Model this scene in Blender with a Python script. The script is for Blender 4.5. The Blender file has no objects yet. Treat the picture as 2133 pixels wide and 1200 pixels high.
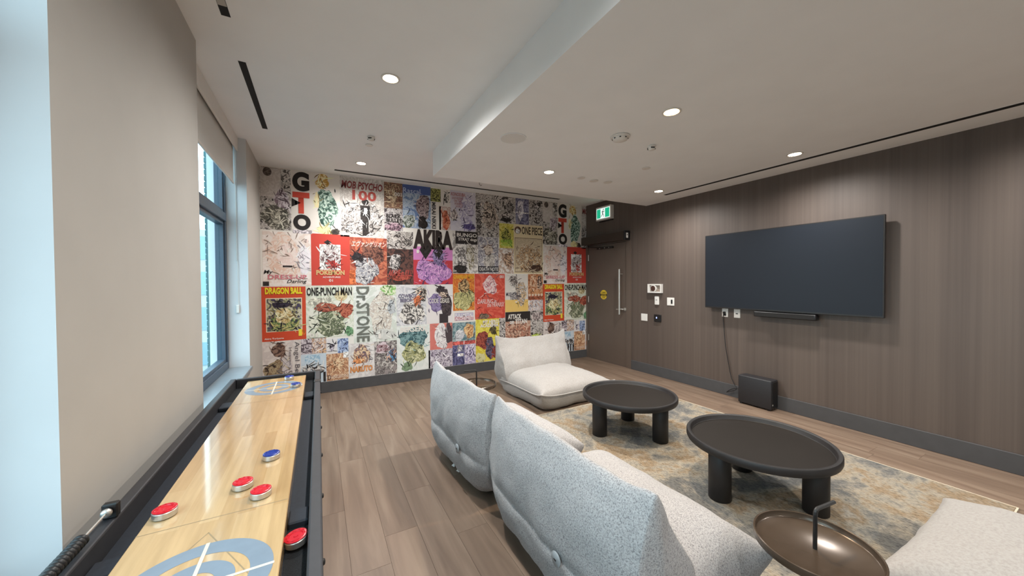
import bpy, bmesh, math, random
from mathutils import Vector, Matrix, noise
random.seed(7)
scene = bpy.context.scene
COL = scene.collection
PI = math.pi

# ------------------------------------------------------------------ camera
def set_camera():
    yaw, pit, rol = math.radians(28.651), math.radians(-0.95), math.radians(-0.39)
    fw = Vector((math.sin(yaw)*math.cos(pit), math.cos(yaw)*math.cos(pit), math.sin(pit)))
    r = Vector((math.cos(yaw), -math.sin(yaw), 0)); u = r.cross(fw)
    r2 = r*math.cos(rol)+u*math.sin(rol); u2 = -r*math.sin(rol)+u*math.cos(rol)
    cam = bpy.data.cameras.new('camera'); cam.sensor_width = 36; cam.lens = 736.63/2133*36
    cam.clip_start = 0.02; cam.clip_end = 200
    o = bpy.data.objects.new('camera', cam); COL.objects.link(o)
    m = Matrix((r2, u2, -fw)).transposed().to_4x4(); m.translation = Vector((0, 0, 1.4))
    o.matrix_world = m
    scene.camera = o
set_camera()

# ------------------------------------------------------------------ sky, exposure
SKY_STRENGTH = 4.2
LAMP_W = 100.0
world = bpy.data.worlds.new('overcast_sky'); scene.world = world; world.use_nodes = True
wn = world.node_tree.nodes; wl = world.node_tree.links
bg = wn['Background']; bg.inputs['Color'].default_value = (0.76, 0.90, 1.0, 1); bg.inputs['Strength'].default_value = SKY_STRENGTH
cy = scene.cycles; cy.max_bounces = 6; cy.diffuse_bounces = 4; cy.glossy_bounces = 3; cy.transmission_bounces = 3; cy.transparent_max_bounces = 8
cy.caustics_reflective = False; cy.caustics_refractive = False
vs = scene.view_settings
scene.display_settings.display_device = 'sRGB'
vs.view_transform = 'Standard'; vs.look = 'None'; vs.exposure = 0.30; vs.gamma = 1.0; vs.use_curve_mapping = False


# ------------------------------------------------------------------ materials
def lin(c):
    out = []
    for v in c[:3]:
        v = v/255.0
        out.append(v/12.92 if v <= .04045 else ((v+.055)/1.055)**2.4)
    return (*out, 1.0)
class NT:
    def __init__(s, m): s.t = m.node_tree; s.n = s.t.nodes; s.l = s.t.links; s.b = s.n['Principled BSDF']
    def add(s, typ, **kw):
        n = s.n.new(typ)
        for k, v in kw.items():
            if k.startswith('i_'): n.inputs[k[2:].replace('_', ' ')].default_value = v
            else: setattr(n, k, v)
        return n
    def link(s, a, b): s.l.new(a, b)
def newmat(name, rough=.6, metal=0, spec=.5):
    m = bpy.data.materials.new(name); m.use_nodes = True
    t = NT(m); t.b.inputs['Roughness'].default_value = rough; t.b.inputs['Metallic'].default_value = metal
    t.b.inputs['Specular IOR Level'].default_value = spec
    return m, t
def ramp(t, stops, interp='LINEAR'):
    r = t.add('ShaderNodeValToRGB'); r.color_ramp.interpolation = interp
    e = r.color_ramp.elements
    while len(e) < len(stops): e.new(.5)
    for i, (p, c) in enumerate(stops): e[i].position = p; e[i].color = c
    return r
def plain(name, c, rough=.6, metal=0, var=.06, scale=30, bump=0, spec=.5):
    """one colour with faint procedural mottling"""
    m, t = newmat(name, rough, metal, spec)
    c = lin(c)
    tc = t.add('ShaderNodeTexCoord')
    nz = t.add('ShaderNodeTexNoise', i_Scale=scale, i_Detail=3.0)
    t.link(tc.outputs['Object'], nz.inputs['Vector'])
    a = tuple(min(1, v*(1-var)) for v in c[:3])+(1,); b = tuple(min(1, v*(1+var)) for v in c[:3])+(1,)
    r = ramp(t, [(.3, a), (.7, b)]); t.link(nz.outputs['Fac'], r.inputs['Fac']); t.link(r.outputs['Color'], t.b.inputs['Base Color'])
    if bump:
        bp = t.add('ShaderNodeBump', i_Strength=bump, i_Distance=.004); t.link(nz.outputs['Fac'], bp.inputs['Height']); t.link(bp.outputs['Normal'], t.b.inputs['Normal'])
    return m
def emissive(name, c, strength):
    m, t = newmat(name); t.b.inputs['Base Color'].default_value = lin(c)
    t.b.inputs['Emission Color'].default_value = lin(c); t.b.inputs['Emission Strength'].default_value = strength
    return m
M = {}
M['wall_beige'] = plain('beige_wall_paint', (180, 176, 170), .8, var=.02, scale=5)
M['white_paint'] = plain('white_reveal_paint', (216, 218, 220), .7, var=.02, scale=5)
M['ceiling'] = plain('ceiling_paint', (242, 243, 243), .9, var=.015, scale=4)
M['baseboard'] = plain('grey_baseboard', (80, 79, 80), .6, var=.05, scale=12, spec=.15)
M['frame_dark'] = plain('slate_window_frame', (62, 76, 92), .4, var=.05)
M['sill'] = plain('grey_stone_sill', (128, 138, 145), .3, var=.08, scale=14)
M['black_metal'] = plain('black_metal', (26, 25, 25), .42, var=.1)
M['black_wood'] = plain('black_stained_wood', (29, 27, 28), .5, var=.3, scale=9, bump=.15)
M['tray'] = plain('dark_bronze_tray', (29, 24, 20), .55, var=.06, scale=6, spec=.2)
M['tray_glossy'] = plain('glossy_bronze_tray', (86, 72, 60), .22, metal=.35, var=.04, scale=6)
M['door'] = plain('brown_grey_door_paint', (98, 85, 76), .5, var=.03, scale=4)
M['chrome'] = plain('brushed_steel', (206, 202, 196), .38, metal=.85, var=.05)
M['white_plastic'] = plain('white_plastic', (226, 222, 216), .45, var=.02)
M['black_plastic'] = plain('black_plastic', (22, 22, 24), .4, var=.1)
M['dark_slot'] = plain('dark_diffuser', (10, 10, 9), .8, var=.1)
M['speaker_grille'] = plain('pale_grey_grille', (226, 225, 222), .8, var=.06, scale=300)
M['blind'] = plain('white_blind_fabric', (222, 222, 218), .9, var=.02, scale=120)
M['felt'] = plain('navy_gutter_felt', (30, 36, 46), .75, var=.15, scale=80)
M['carpet'] = plain('black_gutter_carpet', (24, 26, 29), .95, var=.4, scale=260, bump=.6)
M['rail'] = plain('black_rail_laminate', (44, 44, 48), .5, var=.1)
M['puck_red'] = plain('red_puck_plastic', (200, 22, 40), .3, var=.05)
M['puck_blue'] = plain('blue_puck_plastic', (28, 52, 140), .3, var=.05)
M['print_blue'] = plain('blue_grey_print', (124, 138, 152), .25, var=.04)
M['print_dark'] = plain('thin_dark_print', (150, 132, 104), .3, var=.04)
M['print_white'] = plain('pale_print', (206, 200, 186), .3, var=.03)
M['exit_green'] = emissive('exit_green', (24, 160, 120), .9)
M['exit_white'] = emissive('exit_white', (222, 238, 232), .9)
M['black_ink'] = plain('black_ink', (30, 26, 24), .7, var=.1)
M['white_ink'] = plain('white_ink', (222, 214, 206), .7, var=.03)
M['sticker'] = plain('yellow_sticker', (236, 200, 60), .5, var=.05)
M['led'] = emissive('blue_white_led', (150, 170, 255), 3)
M['lamp'] = emissive('downlight_lens', (255, 236, 205), 22)
M['lamp_warm'] = emissive('warm_downlight_lens', (255, 214, 150), 22)
M['tv_bezel'] = plain('tv_bezel', (30, 27, 26), .4)
M['brick'] = plain('teal_grey_brick', (56, 92, 96), .9, var=.25, scale=6)
M['mortar'] = plain('mortar', (84, 112, 114), .95)
M['far_wall'] = plain('pale_far_building', (168, 174, 176), .9)
M['far_glass'] = plain('far_building_glass', (120, 150, 162), .2)
M['ground'] = plain('outside_ground', (120, 120, 118), .95)

def tv_screen():
    m, t = newmat('dark_screen', .42, spec=.22); t.b.inputs['Base Color'].default_value = lin((32, 36, 43)); return m  # bluish base colour stands in for a reflection on the screen
M['screen'] = tv_screen()

def glass():
    m, t = newmat('tinted_glass'); t.n.remove(t.b)
    out = t.n['Material Output']
    tr = t.add('ShaderNodeBsdfTransparent'); tr.inputs['Color'].default_value = (.84, .95, .97, 1)
    gl = t.add('ShaderNodeBsdfGlossy', i_Roughness=.02)
    mx = t.add('ShaderNodeMixShader'); mx.inputs[0].default_value = .06
    t.link(tr.outputs[0], mx.inputs[1]); t.link(gl.outputs[0], mx.inputs[2]); t.link(mx.outputs[0], out.inputs['Surface'])
    return m
M['glass'] = glass()

def floor_mat():
    m, t = newmat('oak_vinyl_plank', .42)
    g = t.add('ShaderNodeNewGeometry'); oi = t.add('ShaderNodeObjectInfo')
    mp = t.add('ShaderNodeMapping'); mp.inputs['Scale'].default_value = (9, .8, 1)
    add = t.add('ShaderNodeVectorMath', operation='ADD'); cmb = t.add('ShaderNodeCombineXYZ')
    mu = t.add('ShaderNodeMath', operation='MULTIPLY'); mu.inputs[1].default_value = 37
    t.link(oi.outputs['Random'], mu.inputs[0]); t.link(mu.outputs[0], cmb.inputs['X']); t.link(mu.outputs[0], cmb.inputs['Y'])
    t.link(g.outputs['Position'], add.inputs[0]); t.link(cmb.outputs[0], add.inputs[1]); t.link(add.outputs[0], mp.inputs['Vector'])
    nz = t.add('ShaderNodeTexNoise', i_Scale=1.6, i_Detail=6.0, i_Distortion=.6); t.link(mp.outputs[0], nz.inputs['Vector'])
    r = ramp(t, [(.25, lin((102, 84, 71))), (.5, lin((121, 102, 87))), (.75, lin((138, 120, 104)))])
    t.link(nz.outputs['Fac'], r.inputs['Fac'])
    hsv = t.add('ShaderNodeHueSaturation'); mr = t.add('ShaderNodeMapRange'); mr.inputs['To Min'].default_value = .93; mr.inputs['To Max'].default_value = 1.07
    t.link(oi.outputs['Random'], mr.inputs['Value']); t.link(mr.outputs[0], hsv.inputs['Value']); t.link(r.outputs['Color'], hsv.inputs['Color'])
    t.link(hsv.outputs['Color'], t.b.inputs['Base Color'])
    return m
M['floor'] = floor_mat()

def tvwall_mat():
    m, t = newmat('vertical_grain_wallcovering', .55)
    g = t.add('ShaderNodeNewGeometry')
    mp = t.add('ShaderNodeMapping'); mp.inputs['Scale'].default_value = (1, 26, .22)
    t.link(g.outputs['Position'], mp.inputs['Vector'])
    n1 = t.add('ShaderNodeTexNoise', i_Scale=1.0, i_Detail=6.0, i_Roughness=.65); t.link(mp.outputs[0], n1.inputs['Vector'])
    mp2 = t.add('ShaderNodeMapping'); mp2.inputs['Scale'].default_value = (1, 3.2, .05); t.link(g.outputs['Position'], mp2.inputs['Vector'])
    n2 = t.add('ShaderNodeTexNoise', i_Scale=1.0, i_Detail=2.0); t.link(mp2.outputs[0], n2.inputs['Vector'])
    mx = t.add('ShaderNodeMix'); mx.data_type = 'FLOAT'; mx.inputs[0].default_value = .45
    t.link(n1.outputs['Fac'], mx.inputs[2]); t.link(n2.outputs['Fac'], mx.inputs[3])
    r = ramp(t, [(.3, lin((77, 66, 60))), (.5, lin((90, 78, 71))), (.7, lin((102, 89, 80)))])
    t.link(mx.outputs[0], r.inputs['Fac']); t.link(r.outputs['Color'], t.b.inputs['Base Color'])
    return m
M['tvwall'] = tvwall_mat()

def rug_mat():
    m, t = newmat('distressed_rug', .95, spec=.1)
    g = t.add('ShaderNodeNewGeometry')
    n1 = t.add('ShaderNodeTexNoise', i_Scale=2.6, i_Detail=7.0, i_Roughness=.7, i_Distortion=.3); t.link(g.outputs['Position'], n1.inputs['Vector'])
    r = ramp(t, [(.30, lin((92, 94, 96))), (.42, lin((118, 116, 112))), (.5, lin((154, 146, 132))), (.58, lin((140, 121, 98))), (.68, lin((160, 153, 141))), (.8, lin((106, 92, 80)))])
    t.link(n1.outputs['Fac'], r.inputs['Fac'])
    mp = t.add('ShaderNodeMapping'); mp.inputs['Scale'].default_value = (110, 40, 1); mp.inputs['Rotation'].default_value = (0, 0, .5); t.link(g.outputs['Position'], mp.inputs['Vector'])
    n2 = t.add('ShaderNodeTexNoise', i_Scale=1.0, i_Detail=5.0, i_Roughness=.7); t.link(mp.outputs[0], n2.inputs['Vector'])
    r2 = ramp(t, [(.34, (.30, .30, .31, 1)), (.5, (.95, .95, .95, 1)), (.72, (1.35, 1.32, 1.25, 1))]); t.link(n2.outputs['Fac'], r2.inputs['Fac'])
    mx = t.add('ShaderNodeMix'); mx.data_type = 'RGBA'; mx.blend_type = 'MULTIPLY'; mx.inputs[0].default_value = .85
    t.link(r.outputs['Color'], mx.inputs[6]); t.link(r2.outputs['Color'], mx.inputs[7]); t.link(mx.outputs[2], t.b.inputs['Base Color'])
    bp = t.add('ShaderNodeBump', i_Strength=.5, i_Distance=.004); t.link(n2.outputs['Fac'], bp.inputs['Height']); t.link(bp.outputs['Normal'], t.b.inputs['Normal'])
    return m
M['rug'] = rug_mat()

def fabric(name, a, b, c, scale, bump):
    m, t = newmat(name, .95, spec=.15)
    tc = t.add('ShaderNodeTexCoord')
    nz = t.add('ShaderNodeTexNoise', i_Scale=scale, i_Detail=3.0, i_Roughness=.7); t.link(tc.outputs['Object'], nz.inputs['Vector'])
    r = ramp(t, [(.34, lin(a)), (.47, lin(b)), (.6, lin(c))]); t.link(nz.outputs['Fac'], r.inputs['Fac']); t.link(r.outputs['Color'], t.b.inputs['Base Color'])
    bp = t.add('ShaderNodeBump', i_Strength=bump, i_Distance=.003); t.link(nz.outputs['Fac'], bp.inputs['Height']); t.link(bp.outputs['Normal'], t.b.inputs['Normal'])
    t.b.inputs['Sheen Weight'].default_value = .15
    return m
M['boucle'] = fabric('grey_boucle', (114, 113, 115), (160, 158, 158), (178, 176, 176), 190, .5)
M['linen'] = fabric('cream_linen', (150, 145, 141), (158, 153, 149), (164, 160, 156), 90, .2)

def maple():
    m, t = newmat('maple_butcher_block', .12)
    t.b.inputs['Coat Weight'].default_value = .6; t.b.inputs['Coat Roughness'].default_value = .06
    g = t.add('ShaderNodeNewGeometry')
    mp = t.add('ShaderNodeMapping'); mp.inputs['Rotation'].default_value = (0, 0, PI/2); t.link(g.outputs['Position'], mp.inputs['Vector'])
    bk = t.add('ShaderNodeTexBrick', i_Scale=1.0, offset=.37); bk.inputs['Brick Width'].default_value = .62; bk.inputs['Row Height'].default_value = .042
    bk.inputs['Mortar Size'].default_value = 0.0
    bk.inputs['Color1'].default_value = lin((204, 175, 134)); bk.inputs['Color2'].default_value = lin((184, 151, 108))
    t.link(mp.outputs[0], bk.inputs['Vector'])
    mp2 = t.add('ShaderNodeMapping'); mp2.inputs['Scale'].default_value = (60, 4, 1); t.link(g.outputs['Position'], mp2.inputs['Vector'])
    nz = t.add('ShaderNodeTexNoise', i_Scale=1.0, i_Detail=4.0); t.link(mp2.outputs[0], nz.inputs['Vector'])
    r = ramp(t, [(.3, (.86, .84, .8, 1)), (.7, (1.06, 1.05, 1.03, 1))]); t.link(nz.outputs['Fac'], r.inputs['Fac'])
    mx = t.add('ShaderNodeMix'); mx.data_type = 'RGBA'; mx.blend_type = 'MULTIPLY'; mx.inputs[0].default_value = 1
    t.link(bk.outputs['Color'], mx.inputs[6]); t.link(r.outputs['Color'], mx.inputs[7]); t.link(mx.outputs[2], t.b.inputs['Base Color'])
    return m
M['maple'] = maple()

INK = {}
def ink(cols, scale=14, cuts=None, seed=0):
    """flat print: posterised procedural blotches of a few inks"""
    key = (tuple(cols), scale, seed)
    if key in INK: return INK[key]
    m, t = newmat('printed_ink', .62, spec=.3)
    g = t.add('ShaderNodeNewGeometry')
    mp = t.add('ShaderNodeMapping'); mp.inputs['Location'].default_value = (seed*3.17, 0, seed*1.7); t.link(g.outputs['Position'], mp.inputs['Vector'])
    nz = t.add('ShaderNodeTexNoise', i_Scale=scale*.62, i_Detail=4.5, i_Roughness=.6, i_Distortion=2.2); t.link(mp.outputs[0], nz.inputs['Vector'])
    n = len(cols); lo, hi = .36, .64
    if n == 1: stops = [(0, lin(cols[0])), (1, lin(cols[0]))]
    else: stops = [(0 if i == 0 else lo+(hi-lo)*i/(n), lin(c)) for i, c in enumerate(cols)]
    r = ramp(t, stops, 'LINEAR'); t.link(nz.outputs['Fac'], r.inputs['Fac'])
    t.link(r.outputs['Color'], t.b.inputs['Base Color'])
    INK[key] = m
    return m

# ------------------------------------------------------------------ mesh helpers
def link(o, parent=None):
    COL.objects.link(o)
    if parent is not None: o.parent = parent
    return o
def obj(name, bm, mats, parent=None, smooth=False, loc=None):
    me = bpy.data.meshes.new(name)
    bmesh.ops.recalc_face_normals(bm, faces=bm.faces)
    bm.to_mesh(me); bm.free()
    if not isinstance(mats, (list, tuple)): mats = [mats]
    for m in mats: me.materials.append(M[m] if isinstance(m, str) else m)
    if smooth:
        for p in me.polygons: p.use_smooth = True
    o = bpy.data.objects.new(name, me)
    if loc: o.location = loc
    return link(o, parent)
def tag(o, label, cat, group=None):
    o['label'] = label; o['category'] = cat
    if group: o['group'] = group
    return o
def thing(name, label, cat, loc=(0, 0, 0), rz=0, group=None):
    o = bpy.data.objects.new(name, None); link(o); o.location = loc; o.rotation_euler = (0, 0, rz); o.empty_display_size = .1
    return tag(o, label, cat, group)
def struct(o): o['kind'] = 'structure'; return o
def sroot(name):
    o = bpy.data.objects.new(name, None); link(o); o.empty_display_size = .1; return struct(o)
def box(bm, x0, x1, y0, y1, z0, z1, mi=0):
    v = [bm.verts.new(p) for p in ((x0, y0, z0), (x1, y0, z0), (x1, y1, z0), (x0, y1, z0), (x0, y0, z1), (x1, y0, z1), (x1, y1, z1), (x0, y1, z1))]
    fs = []
    for a in ((3, 2, 1, 0), (4, 5, 6, 7), (0, 1, 5, 4), (1, 2, 6, 5), (2, 3, 7, 6), (3, 0, 4, 7)):
        f = bm.faces.new([v[i] for i in a]); f.material_index = mi; fs.append(f)
    return v
def bx(*a, bevel=0, seg=2):
    bm = bmesh.new(); box(bm, *a)
    if bevel: bmesh.ops.bevel(bm, geom=bm.edges[:], offset=bevel, segments=seg, affect='EDGES', profile=.5)
    return bm
def boxes(lst):
    bm = bmesh.new()
    for b in lst: box(bm, *b)
    return bm
def lathe(prof, n=40, center=(0, 0, 0), axis='z'):
    """closed or open profile of (r,h) revolved"""
    bm = bmesh.new(); rings = []
    for r, h in prof:
        if r < 1e-6: rings.append([bm.verts.new((0, 0, h))])
        else: rings.append([bm.verts.new((r*math.cos(2*PI*i/n), r*math.sin(2*PI*i/n), h)) for i in range(n)])
    for a, b in zip(rings, rings[1:]):
        if len(a) == 1 and len(b) == 1: continue
        for i in range(n):
            j = (i+1) % n
            if len(a) == 1: bm.faces.new((a[0], b[i], b[j]))
            elif len(b) == 1: bm.faces.new((a[i], a[j], b[0]))
            else: bm.faces.new((a[i], a[j], b[j], b[i]))
    if axis == 'x': bmesh.ops.rotate(bm, verts=bm.verts, matrix=Matrix.Rotation(-PI/2, 3, 'Y'))
    if axis == 'y': bmesh.ops.rotate(bm, verts=bm.verts, matrix=Matrix.Rotation(PI/2, 3, 'X'))
    bmesh.ops.translate(bm, verts=bm.verts, vec=center)
    return bm
def cyl(r, h0, h1, n=32, center=(0, 0, 0), axis='z', bev=.0):
    b = bev
    prof = [(0, h0), (r-b, h0), (r, h0+b), (r, h1-b), (r-b, h1), (0, h1)] if b else [(0, h0), (r, h0), (r, h1), (0, h1)]
    return lathe(prof, n, center, axis)
def tube(pts, r, n=8, bm=None, closed=False):
    bm = bm or bmesh.new()
    pts = [Vector(p) for p in pts]; rings = []; up = Vector((0, 0, 1)); prev = None
    N = len(pts)
    for i, p in enumerate(pts):
        if closed: d = (pts[(i+1) % N]-pts[i-1])
        else: d = pts[min(i+1, N-1)]-pts[max(i-1, 0)]
        d.normalize()
        a = prev if prev else (up if abs(d.z) < .9 else Vector((1, 0, 0)))
        s = d.cross(a).normalized(); a = s.cross(d).normalized(); prev = a
        rings.append([bm.verts.new(p+(s*math.cos(2*PI*k/n)+a*math.sin(2*PI*k/n))*r) for k in range(n)])
    rng = range(N) if closed else range(N-1)
    for i in rng:
        A, B = rings[i], rings[(i+1) % N]
        for k in range(n): bm.faces.new((A[k], A[(k+1) % n], B[(k+1) % n], B[k]))
    if not closed: bm.faces.new(rings[0][::-1]); bm.faces.new(rings[-1])
    return bm
def smoothpath(pts, k=8):
    P = [Vector(p) for p in pts]; out = []
    for i in range(len(P)-1):
        p0, p1, p2, p3 = P[max(i-1, 0)], P[i], P[i+1], P[min(i+2, len(P)-1)]
        for s in range(k):
            t = s/k
            out.append(.5*((2*p1)+(p2-p0)*t+(2*p0-5*p1+4*p2-p3)*t*t+(3*p1-p0-3*p2+p3)*t**3))
    out.append(P[-1]); return out
def copy_tree(o, parent=None):
    c = o.copy(); COL.objects.link(c)
    if parent is not None: c.parent = parent
    for ch in list(o.children): copy_tree(ch, c)
    return c
def smooth_angle(o, deg=40):
    for p in o.data.polygons: p.use_smooth = True
    try:
        o.data.set_sharp_from_angle(angle=math.radians(deg))
    except Exception: pass
    return o
def text_bm(s, x0, x1, z0, z1, rot=0, bold=.0, shear=0):
    """lettering fitted to a rectangle in the x/z plane, facing -y"""
    cu = bpy.data.curves.new('lettering', 'FONT'); cu.body = s; cu.offset = bold; cu.shear = shear; cu.resolution_u = 6 if len(s) < 3 else 2
    o = bpy.data.objects.new('lettering', cu); COL.objects.link(o)
    dg = bpy.context.evaluated_depsgraph_get(); dg.update()
    me = bpy.data.meshes.new_from_object(o.evaluated_get(dg))
    bm = bmesh.new(); bm.from_mesh(me)
    bpy.data.objects.remove(o); bpy.data.meshes.remove(me); bpy.data.curves.remove(cu)
    if not bm.verts: return bm
    for v in bm.verts:
        x, y = v.co.x, v.co.y
        if rot == 90: x, y = -y, x
        if rot == -90: x, y = y, -x
        v.co = (x, 0, y)
    xs = [v.co.x for v in bm.verts]; zs = [v.co.z for v in bm.verts]
    a, b, c, d = min(xs), max(xs), min(zs), max(zs)
    for v in bm.verts:
        v.co.x = x0+(v.co.x-a)/max(b-a, 1e-6)*(x1-x0); v.co.z = z0+(v.co.z-c)/max(d-c, 1e-6)*(z1-z0)
    return bm

# ------------------------------------------------------------------ dimensions (metres)
TX, TY, LX, BY = 4.37, 5.11, -.60, -2.4      # tv wall x, mural wall y, window wall x, wall behind the camera
HC, LC = 2.80, 2.54                          # upper and dropped ceiling
BKX, BKY = 1.09, 3.74                        # dropped ceiling edges
PY0, PY1, WY1 = 1.373, 2.668, 4.25           # pillar, far end of window
SILL = .60

# ------------------------------------------------------------------ floor
fl = obj('floor', bx(LX-.3, TX+.15, BY-.15, TY+.15, -.08, -.006), plain('floor_joint', (104, 90, 78), .9)); struct(fl)
PW, PL = .18, 1.22
row = 0; x = LX+.001
plank_meshes = {}
while x < TX-.005:
    w = min(PW, TX-x)
    y = BY - random.random()*PL
    while y < TY:
        a, b = max(y, BY), min(y+PL, TY)
        if b-a > .02:
            key = (round(w, 3), round(b-a, 3))
            if key not in plank_meshes:
                bm = bx(0, w-.0012, 0, b-a-.0012, -.006, 0)
                o = obj('plank', bm, 'floor', fl); plank_meshes[key] = o.data
            else:
                o = bpy.data.objects.new('plank', plank_meshes[key]); link(o, fl)
            o.location = (x, a, 0)
        y += PL
    x += PW; row += 1

# ------------------------------------------------------------------ walls
wr = struct(obj('wall_right', boxes([(TX, TX+.15, BY, 4.03, 0, HC), (TX, TX+.15, 4.03, TY+.15, 2.172, HC)]), 'tvwall'))
wb = struct(obj('wall_back', bx(LX-.3, TX, TY, TY+.15, 0, HC), plain('white_wallpaper', (230, 224, 216), .7, var=.02, scale=5)))
wf = struct(obj('wall_front', bx(LX-.3, TX+.15, BY-.15, BY, 0, HC), 'wall_beige'))
# window wall: solid piers keep white reveals on their window-side faces
bm = bmesh.new()
NY0 = -1.30
for (y0, y1) in ((BY, NY0), (PY0, PY1), (WY1, TY)):
    box(bm, LX-.30, LX, y0, y1, 0, HC)
for (y0, y1) in ((NY0, PY0), (PY1, WY1)):
    box(bm, LX-.30, LX, y0, y1, 0, SILL-.04)
bm.faces.ensure_lookup_table(); bm.normal_update()
for f in bm.faces:
    c = f.calc_center_median()
    if abs(f.normal.y) > .9 and c.x < LX-.1: f.material_index = 1
wl_ = struct(obj('wall_left', bm, ['wall_beige', 'white_paint']))

struct(obj('baseboard_right', bx(TX-.014, TX, BY, 4.03, 0, .147, bevel=.003, seg=1), 'baseboard'))
struct(obj('baseboard_back', bx(LX, TX-.001, TY-.014, TY, 0, .14, bevel=.003, seg=1), 'baseboard'))
struct(obj('baseboard_left', bx(LX, LX+.014, BY, TY-.015, 0, .14, bevel=.003, seg=1), 'baseboard'))

# ------------------------------------------------------------------ ceiling
ce = struct(obj('ceiling', bx(LX-.3, TX+.15, BY-.15, TY+.15, HC, HC+.12), 'ceiling'))
obj('dropped_ceiling', bx(BKX, TX, BY, BKY, LC, HC), 'ceiling', ce)

# ------------------------------------------------------------------ windows
def window(name, y0, y1, mulls=()):
    r = sroot(name)
    xo, xi = -.84, -.76
    z0, z1 = SILL, HC
    bw = .055
    def mem(n, *b): return obj(n, bx(*b, bevel=.004, seg=1), 'frame_dark', r)
    mem('jamb', xo, xi, y0, y0+bw, z0, z1); mem('jamb', xo, xi, y1-bw, y1, z0, z1)
    mem('frame_bottom', xo, xi, y0+bw, y1-bw, z0, z0+.07); mem('frame_head', xo, xi, y0+bw, y1-bw, z1-.06, z1)
    mem('transom', xo, xi+.01, y0+bw, y1-bw, 1.985, 2.06)
    ys = [y0+bw]+[v for v in mulls]+[y1-bw]
    for v in mulls: mem('mullion', xo, xi, v-.03, v+.03, z0+.07, z1-.06)
    for i in range(len(ys)-1):
        a = ys[i]+(.03 if i else 0); b = ys[i+1]-(.03 if i < len(ys)-2 else 0)
        for (c, d) in ((z0+.07, 1.985), (2.06, z1-.06)):
            s = obj('sash', boxes([(xo+.015, xi-.012, a, a+.03, c, d), (xo+.015, xi-.012, b-.03, b, c, d), (xo+.015, xi-.012, a+.03, b-.03, c, c+.03), (xo+.015, xi-.012, a+.03, b-.03, d-.03, d)]), 'frame_dark', r)
            obj('pane', bx(-.806, -.798, a+.03, b-.03, c+.03, d-.03), 'glass', s)
    obj('sill_board', bx(xi-.01, LX+.022, y0-.0, y1+.0, SILL-.035, SILL, bevel=.004, seg=1), 'sill', r)
    # packing behind frame so that no daylight leaks around it
    return r
window('window_1', PY1, WY1)
window('window_2', NY0, PY0, (.04,))
# roller blinds
def blind(y0, y1, zb, label, cord=True):
    t = thing('roller_blind', label, 'blind', (0, 0, 0))
    obj('fascia', bx(LX-.075, LX-.06, y0+.003, y1-.003, 2.672, HC-.001, bevel=.002, seg=1), 'white_plastic', t)
    obj('blind_cloth', bx(LX-.098, LX-.0965, y0+.012, y1-.03, zb+.02, 2.74), 'blind', t)
    obj('hem_bar', bx(LX-.104, LX-.090, y0+.012, y1-.03, zb, zb+.025, bevel=.003, seg=1), 'white_plastic', t)
    obj('roller', cyl(.022, 0, y1-y0-.02, 20, (LX-.12, y1-.01, 2.75), 'y'), 'white_plastic', t)
    if not cord: return t
    c = obj('cord', tube([(LX-.085, y1-.012, 2.7), (LX-.085, y1-.012, 1.62)], .003, 6), 'white_plastic', t)
    h = obj('cord_cleat', bx(LX-.098, LX-.072, y1-.022, y1-.002, 1.12, 1.20, bevel=.006), 'white_plastic', t)
    obj('cord_loop', tube([(LX-.08, y1-.012, 1.62), (LX-.08, y1-.012, 1.16)], .002, 6), 'white_plastic', t)
    return t
blind(PY1, WY1, 2.35, 'white roller blind partly drawn over the far window')
blind(NY0, PY0, 2.35, 'white roller blind over the near window left of the pillar', False)

# ------------------------------------------------------------------ outside
struct(obj('ground_outside', bx(-60, LX-.6, -40, 80, -4.1, -4.0), 'ground'))
pier = thing('brick_pier', 'teal grey brick pier seen through the far window', 'building', (-1.245, 5.75, -4))
obj('mortar_core', bx(.008, .49, .008, .9, 0, 8.0), 'mortar', pier)
bw_, bh_ = .235, .076
bmesh_cache = {}
def brick_mesh(w):
    k = round(w, 3)
    if k not in bmesh_cache:
        o = obj('brick', bx(0, w, 0, .06, 0, bh_-.011, bevel=.003, seg=1), 'brick', pier); bmesh_cache[k] = o.data; return o
    o = bpy.data.objects.new('brick', bmesh_cache[k]); return link(o, pier)
z = 3.2; k = 0
while z < 7.9:
    xs = [0, .24, .5] if k % 2 == 0 else [0, .125, .365, .5]
    for a, b in zip(xs, xs[1:]):
        o = brick_mesh(b-a-.011); o.location = (a, -.0+random.uniform(-.002, .002), z)
    z += bh_; k += 1
fb = thing('far_building', 'pale far building with banded windows beyond the far window', 'building', (-9, 26, -4))
obj('facade', bx(-10, 4.4, 0, 6, 0, 8.5), 'far_wall', fb)
for i in range(4):
    for j in range(5):
        obj('window_pane', bx(-9+j*2.7, -7.2+j*2.7, -.05, .02, .8+i*2.0, 2.1+i*2.0), 'far_glass', fb)

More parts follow.
